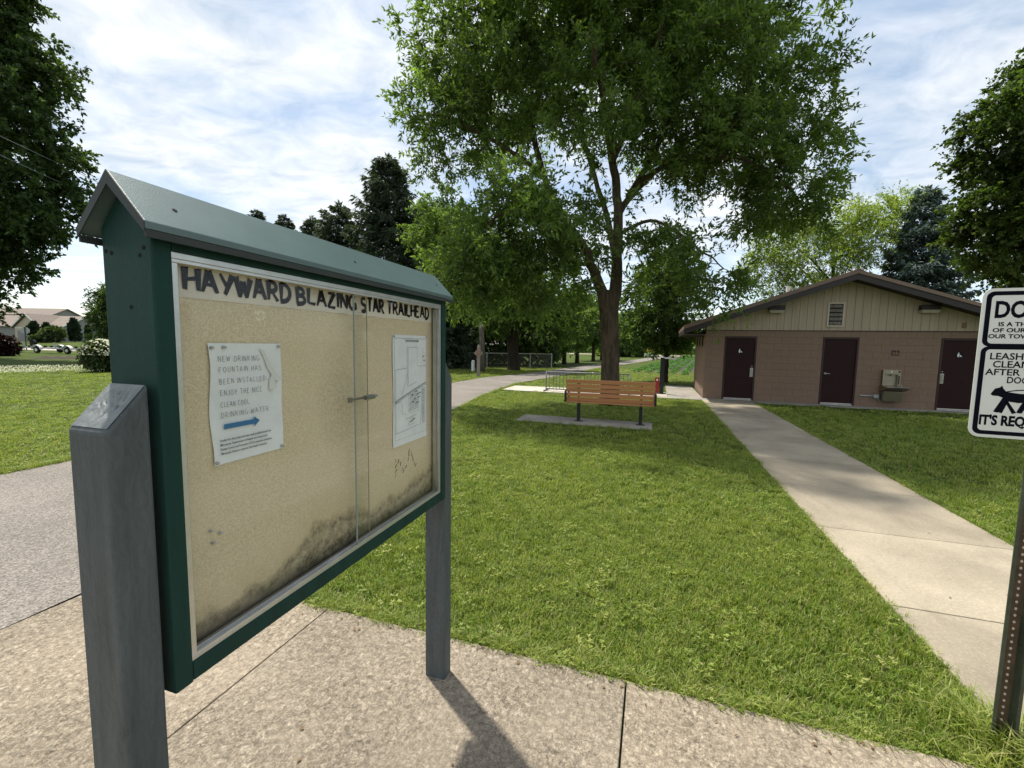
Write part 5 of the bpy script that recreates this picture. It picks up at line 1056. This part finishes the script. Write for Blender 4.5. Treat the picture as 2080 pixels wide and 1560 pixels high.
obj('insulator', MB().tube([(-.25, -.14, 6.2), (-.25, -.22, 6.2)], .05, 8), MAT['white'], up2)
mk = gp(971.5, 764); mkt = thing('marker_post', 'wooden marker post with a faded diamond plate left of the utility pole', 'marker', (mk[0], mk[1], 0))
obj('post', MB().box(-.075, .075, -.05, .05, -.1, 1.55).hexa([(-.075, -.05, 1.5501), (.075, -.05, 1.5501), (.075, .05, 1.5501), (-.075, .05, 1.5501)], [(-.02, -.02, 1.66), (.02, -.02, 1.66), (.02, .02, 1.66), (-.02, .02, 1.66)]), MAT['weath'], mkt)
obj('diamond_plate', MB().prism([(-.24, 1.20), (0, .98), (.24, 1.20), (.0, 1.46)], -.075, -.055, 'y'), MAT['weath'], mkt)
obj('faded_sign', MB().prism([(-.13, 1.04), (.13, 1.04), (.13, 1.36), (-.13, 1.36)], -.084, -.0755, 'y'), MAT['pinkboard'], mkt)
wp_ = gp(961, 753); wpt = thing('short_white_post', 'short white rounded post left of the wooden marker', 'post', (wp_[0], wp_[1], 0))
obj('shaft', MB().tube([(0, 0, -.05), (0, 0, .56)], .11, 12), MAT['white'], wpt); obj('cap', MB().tube([(0, 0, .5601), (0, 0, .62), (0, 0, .66)], [.115, .10, .04], 12), MAT['white'], wpt, smooth=True)
for i, px_ in enumerate((1316, 1328)):
    p = gp(px_, 731); t = thing('crossing_sign', ['left one of two small yellow signs at the far end of the trail', 'right one of two small yellow signs at the far end of the trail'][i], 'sign', (p[0], p[1], 0), 0, 'yellow signs at the trail crossing')
    obj('post', MB().box(-.04, .04, -.03, .03, -.1, 1.55), MAT['steel'], t); obj('plate', MB().prism([(-.32, 1.25), (0, .93), (.32, 1.25), (0, 1.57)], -.06, -.04, 'y'), MAT['yellow'], t)
# overhead wires
def wire(label, A, B, sag):
    A, B = np.array(A), np.array(B); pts = [A + (B - A) * t + np.array([0, 0, -sag * 4 * t * (1 - t)]) for t in np.linspace(0, 1, 16)]; mid = pts[0]
    o = obj('overhead_wire', MB().tube([p - mid for p in pts], .02, 5), MAT['steel'], loc=tuple(mid)); return tag(o, label, 'wire', 'overhead wires at left')
wire('lower overhead wire crossing the dark maple at the left', at(-420, 120, 20), at(560, 560, 60), .3)
wire('upper overhead wire crossing the dark maple at the left', at(-420, 75, 20), at(560, 530, 60), .3)
wire('thin wire running left from the utility pole', (pp[0] - .3, pp[1] - .2, 6.2), at(700, 600, 34), .15)

# ================================================================== LEFT BACKGROUND: houses, street, trailers, shrubs
GZ = .63
hs = thing('ranch_house', 'pale grey house with beige front gable across the street at left', 'house', (-95, 92.3, GZ))
def hp(name, mb, mat, par=None, **k): return obj(name, mb, MAT[mat], par or hs, **k)
ez, rzh, dp = 3.25, 5.5, 10.6
wl = hp('wall', MB().box(-24, 0, 0, dp, -.3, ez), 'vinyl')
hp('gable_wall', MB().prism([(0, ez + .001), (dp, ez + .001), (dp / 2, rzh - .15)], -.25, -.01, 'x'), 'vinyl')
rf = hp('roof', MB().prism([(-.5, ez - .12), (dp / 2, rzh + .12), (dp + .5, ez - .12), (dp + .5, ez - .3), (dp / 2, rzh - .08), (-.5, ez - .3)], -24.4, .4, 'x'), 'shingle')
hp('roof_trim', MB().prism([(-.52, ez - .10), (dp / 2, rzh + .14), (dp + .52, ez - .10), (dp + .52, ez - .32), (dp / 2, rzh - .1), (-.52, ez - .32)], .401, .46, 'x'), 'white', rf)
gx0, gx1 = -8.1, -2.9; gm = (gx0 + gx1) / 2
hp('front_gable', MB().box(gx0, gx1, -1.6, -.001, -.3, ez - .35).prism([(gx0, ez - .349), (gx1, ez - .349), (gm, rzh - .25)], -1.6, -.001, 'y'), 'vinyl2')
fr_ = hp('gable_roof', MB().prism([(gx0 - .4, ez - .55), (gm, rzh + .05), (gx1 + .4, ez - .55), (gx1 + .4, ez - .38), (gm, rzh + .24), (gx0 - .4, ez - .38)][::-1], -2.0, 4.6, 'y'), 'shingle')
hp('gable_trim', MB().prism([(gx0 - .45, ez - .6), (gm, rzh + .0), (gx1 + .45, ez - .6), (gx1 + .45, ez - .34), (gm, rzh + .28), (gx0 - .45, ez - .34)][::-1], -2.06, -2.001, 'y'), 'white', fr_)
hp('garage_door', MB().box(gx0 + .5, gx1 - .5, -1.66, -1.601, -.2, 2.2), 'vinyl')
hp('gable_band', MB().box(gx0, gx1, -1.64, -1.601, 2.65, 2.85), 'white')
hp('front_panel', MB().box(-2.8, -1.3, -.06, -.001, -.2, 2.9), 'white')
for x in (-1.15, -.35): hp('corner_board', MB().box(x, x + .12, -.07, -.001, -.2, 2.95), 'white')
wdw = hp('window', MB().box(-.95, -.45, -.05, -.001, .2, 2.6), 'white'); hp('pane', MB().box(-.88, -.52, -.07, -.051, .3, 2.5), 'winglass', wdw)
wdw = hp('window', MB().box(.001, .06, 3.6, 4.6, .6, 2.2), 'white'); hp('pane', MB().box(.061, .08, 3.7, 4.5, .7, 2.1), 'winglass', wdw)
h2 = thing('rear_house', 'taller house roof with dark gable rising behind the grey ranch house', 'house', (-117, 111.5, GZ))
hp('wall', MB().box(-16, 0, 0, 7.4, -.3, 6.6), 'vinyl', h2); hp('gable_wall', MB().prism([(0, 6.601), (7.4, 6.601), (3.7, 8.0)], -.3, -.01, 'x'), 'vinyl', h2)
hp('roof', MB().prism([(-.4, 6.5), (3.7, 8.35), (7.8, 6.5), (7.8, 6.3), (3.7, 8.1), (-.4, 6.3)], -16.4, .4, 'x'), 'shingle', h2)
hp('window', MB().box(-5, -3.6, -.05, -.001, 3.6, 5.2), 'winglass', h2)
h3 = thing('attached_garage', 'low white garage wing at the left end of the ranch house', 'garage', (-121, 93, GZ))
hp('wall', MB().box(-6, 1.6, 0, 8, -.3, 3.0), 'vinyl2', h3); hp('roof', MB().prism([(-.5, 2.9), (4, 5.2), (8.5, 2.9), (8.5, 2.7), (4, 5.0), (-.5, 2.7)], -6.4, 1.9, 'x'), 'shingle', h3); hp('garage_door', MB().box(-4.5, 0, -.06, -.001, -.2, 2.3), 'white', h3)
def evergreen(label, px_, pytop, Y, wpx):
    p = at(px_, pytop, Y); h = p[2] - GZ; r_ = wpx / 2 * Y / FPX; t = thing('arborvitae', label, 'shrub', (p[0], p[1], GZ - .05), 0, 'columnar evergreens by the house')
    n = 900; z = rng.uniform(.03, 1, n); az = rng.uniform(0, 6.283, n); rr = r_ * np.minimum(1, (1 - z) * 2.6 + .04) ** .7 * rng.uniform(.55, 1.05, n); P = np.stack([rr * np.cos(az), rr * np.sin(az), z * h], 1); D = np.stack([np.cos(az) * .4, np.sin(az) * .4, np.ones(n)], 1) + rng.normal(0, .2, (n, 3))
    o = bpy.data.objects.new('foliage', quads_mesh('foliage', leaf_quads(P, D, rng.uniform(.4, .8, n), rng.uniform(.25, .45, n), .1, 0), MAT['arbor'])); col.objects.link(o); o.parent = t; obj('stem', MB().tube([(0, 0, -.1), (0, 0, h * .7)], [.1, .03], 6), MAT['bark2'], t)
evergreen('dark columnar evergreen in front of the beige house gable', 68, 656, 88, 16); evergreen('dark columnar evergreen at the corner of the grey house', 149, 650, 90, 17); evergreen('small pointed evergreen against the grey gable end wall', 178, 664, 93, 7); evergreen('dark rounded evergreen right of the beige gable', 93, 659, 89.5, 13)
def bush(name, label, px_, pytop, pybot, Y, wpx, leaf, n=120, z0=None, L=.2, W=.12, flowers=False, group=None, cat='shrub'):
    top = at(px_, pytop, Y); bt = max(0, at(px_, pybot, Y)[2]) if z0 is None else z0; h = top[2] - bt; w = wpx / 2 * Y / FPX
    t = thing(name, label, cat, (top[0], top[1], bt - .03), 0, group); C = unit(rng.normal(0, 1, (n, 3))) * rng.random((n, 1)) ** .4 * np.array([w * .85, w * .75, h * .45]) + np.array([0, 0, h * .5])
    mb = MB()
    for c in C[:14]: mb.tube([(0, 0, 0), c * np.array([.5, .5, .6]), c], [.035, .02, .008], 5)
    obj('stems', mb, MAT['bark2'], t)
    o = bpy.data.objects.new('foliage', quads_mesh('foliage', sprays(C, w * .34, 8, 9, L, W, None, .4, .7), leaf)); col.objects.link(o); o.parent = t
    if flowers:
        m = 260; d = unit(rng.normal(0, 1, (m, 3))); d[:, 2] = np.abs(d[:, 2]); P = d * np.array([w * 1.0, w * .9, h * .5]) + np.array([0, 0, h * .52]); fm = MB()
        for p in P: r_ = random.uniform(.04, .08); fm.add([p + (-r_, 0, 0), p + (0, -r_, 0), p + (r_, 0, 0), p + (0, r_, 0), p + (0, 0, r_)], [(0, 1, 4), (1, 2, 4), (2, 3, 4), (3, 0, 4), (3, 2, 1, 0)])
        stuff(obj('blossoms', fm, MAT['clover'], t))
    return t
bush('garden_shrub', 'wide pale green shrub in front of the ranch house', 104, 664, 693, 86, 42, MAT['shrubl'], 130, GZ, .5, .3)
bush('garden_shrub', 'low mounded shrub right of the stop sign', 73, 681, 694, 84, 20, MAT['shrubl'], 60, GZ, .4, .25)
bush('flowering_shrub', 'leafy shrub with white blossoms at the left edge of the kiosk', 203, 690, 757, 21.5, 66, MAT['shrubl'], 210, 0, .16, .09, True)
bush('purple_shrub', 'dark purple leaved shrub at the far left edge', 2, 682, 724, 37, 56, MAT['purple'], 170, 0, .22, .13)
p = gp(205, 735); auto_tree('juniper_tree', 'small dark ragged tree just left of the kiosk panel', p[0], p[1] + 2, [PB(212, 600, 16, 20, 29, .6), PB(206, 640, 16, 26, 29, .7), PB(230, 640, 22, 40, 29, .9), PB(212, 685, 20, 32, 29, .8), PB(188, 600, 5, 10, 29, .2, .5)], 130, .45, 9, 9, .2, .07, MAT['mid'], MAT['bark2'], .1, .2)
# stop sign seen from behind
p = gp(54, 711); t = thing('stop_sign', 'grey back of an octagonal road sign on a dark post', 'sign', (p[0], p[1], 0), R(38))
obj('post', MB().box(-.05, .05, -.04, .04, -.1, 2.75), MAT['wire'], t); obj('plate', MB().prism([(.42 * math.cos(R(22.5 + 45 * k)), 2.35 + .42 * math.sin(R(22.5 + 45 * k))) for k in range(8)], .045, .06, 'y'), MAT['steel'], t)
# boat trailers
def trailer(label, px_, Y, rz, tyre_up=False):
    q = at(px_, 715, Y); t = thing('boat_trailer', label, 'trailer', (q[0], q[1], 0), rz, 'empty boat trailers')
    for s in (-.75, .75): obj('frame_rail', MB().box(-2.2, 2.0, s - .05, s + .05, .46, .56), MAT['steel'], t)
    obj('tongue', MB().hexa([(2.0, -.75, .46), (2.0, .75, .46), (3.6, .05, .46), (3.6, -.05, .46)][::-1], [(2.0, -.75, .55), (2.0, .75, .55), (3.6, .05, .55), (3.6, -.05, .55)][::-1]), MAT['steel'], t)
    for x in (-2.0, -.4, 1.6): obj('crossbar', MB().box(x - .05, x + .05, -.7, .7, .44, .53), MAT['steel'], t)
    for s in (-1, 1):
        wh = obj('wheel', MB().tube([(-.7, s * .9, .33), (-.7, s * 1.08, .33)], .33, 16), MAT['tyre'], t); obj('hub', MB().tube([(-.7, s * 1.081, .33), (-.7, s * 1.10, .33)], .16, 12), MAT['white'], wh)
        P = arc(-.7, .38, .52, .42, 0, 180, 8); mb = MB()
        for k in range(len(P) - 1): mb.hexa([(P[k][0], s * .86, P[k][1]), (P[k + 1][0], s * .86, P[k + 1][1]), (P[k + 1][0], s * 1.14, P[k + 1][1]), (P[k][0], s * 1.14, P[k][1])], [(P[k][0] * 1.0, s * .86, P[k][1] + .04), (P[k + 1][0], s * .86, P[k + 1][1] + .04), (P[k + 1][0], s * 1.14, P[k + 1][1] + .04), (P[k][0], s * 1.14, P[k][1] + .04)])
        obj('fender', mb, MAT['white'], t)
        for x in (-1.6, -.9, .3, 1.1): obj('roller', MB().tube([(x, s * .4 - .08, .66), (x, s * .4 + .08, .66)], .09, 10), MAT['tyre'], t)
        obj('bunk', MB().box(-1.9, 1.2, s * .4 - .05, s * .4 + .05, .53, .57), MAT['steel'], t)
    obj('winch_post', MB().box(2.3, 2.4, -.05, .05, .55, 1.1), MAT['steel'], t)
    if tyre_up:
        obj('spare_wheel', MB().tube([(2.0, -.5, .95), (2.0, -.68, .95)], .36, 16), MAT['tyre'], t)
trailer('boat trailer with white fenders nearer the stop sign', 88, 45, R(172), True); trailer('boat trailer with white fender beside the flowering shrub', 150, 43.5, R(170))
mb = MB(); C = []
for i in range(3):
    q = gp(95 + i * 24, 728); n = 10; o0_ = len(mb.v)
    for j in range(5):
        for k in range(n):
            a = k / n * 6.283; r_ = (1 - j / 4.2) * random.uniform(.85, 1.15); mb.v.append((q[0] + 1.3 * r_ * math.cos(a), q[1] + .6 * r_ * math.sin(a), -.03 + .22 * j / 4))
    for j in range(4):
        for k in range(n): mb.f.append((o0_ + j * n + k, o0_ + j * n + (k + 1) % n, o0_ + (j + 1) * n + (k + 1) % n, o0_ + (j + 1) * n + k))
struct(obj('soil_mounds', mb, MAT['soil'], smooth=True))

# dry leaves and twigs on the concrete
mb = MB()
for i in range(70):
    if i < 45: a, b = random.uniform(-3.2, 1.5), EDGE_B - abs(random.gauss(0, .12)) - .02
    elif i < 60: a, b = random.uniform(-3.2, 1.6), random.uniform(.4, EDGE_B)
    else: a, b = random.uniform(1.6, 3.05), random.uniform(2.3, 10)
    x, y = K(a, b); t = random.uniform(0, 6.28); l, w = random.uniform(.008, .028), random.uniform(.003, .010); c, s_ = math.cos(t), math.sin(t); z = .004
    mb.add([(x, y, z), (x + c * l * .5 - s_ * w, y + s_ * l * .5 + c * w, z + .004), (x + c * l, y + s_ * l, z + .002), (x + c * l * .5 + s_ * w, y + s_ * l * .5 - c * w, z + .003)], [(0, 3, 2, 1)])
tag(obj('leaf_litter', mb, M('dry_leaf', (.17, .105, .05), .9, .4, 60)), 'scattered dry leaf bits on the concrete', 'leaf litter', kind='stuff')
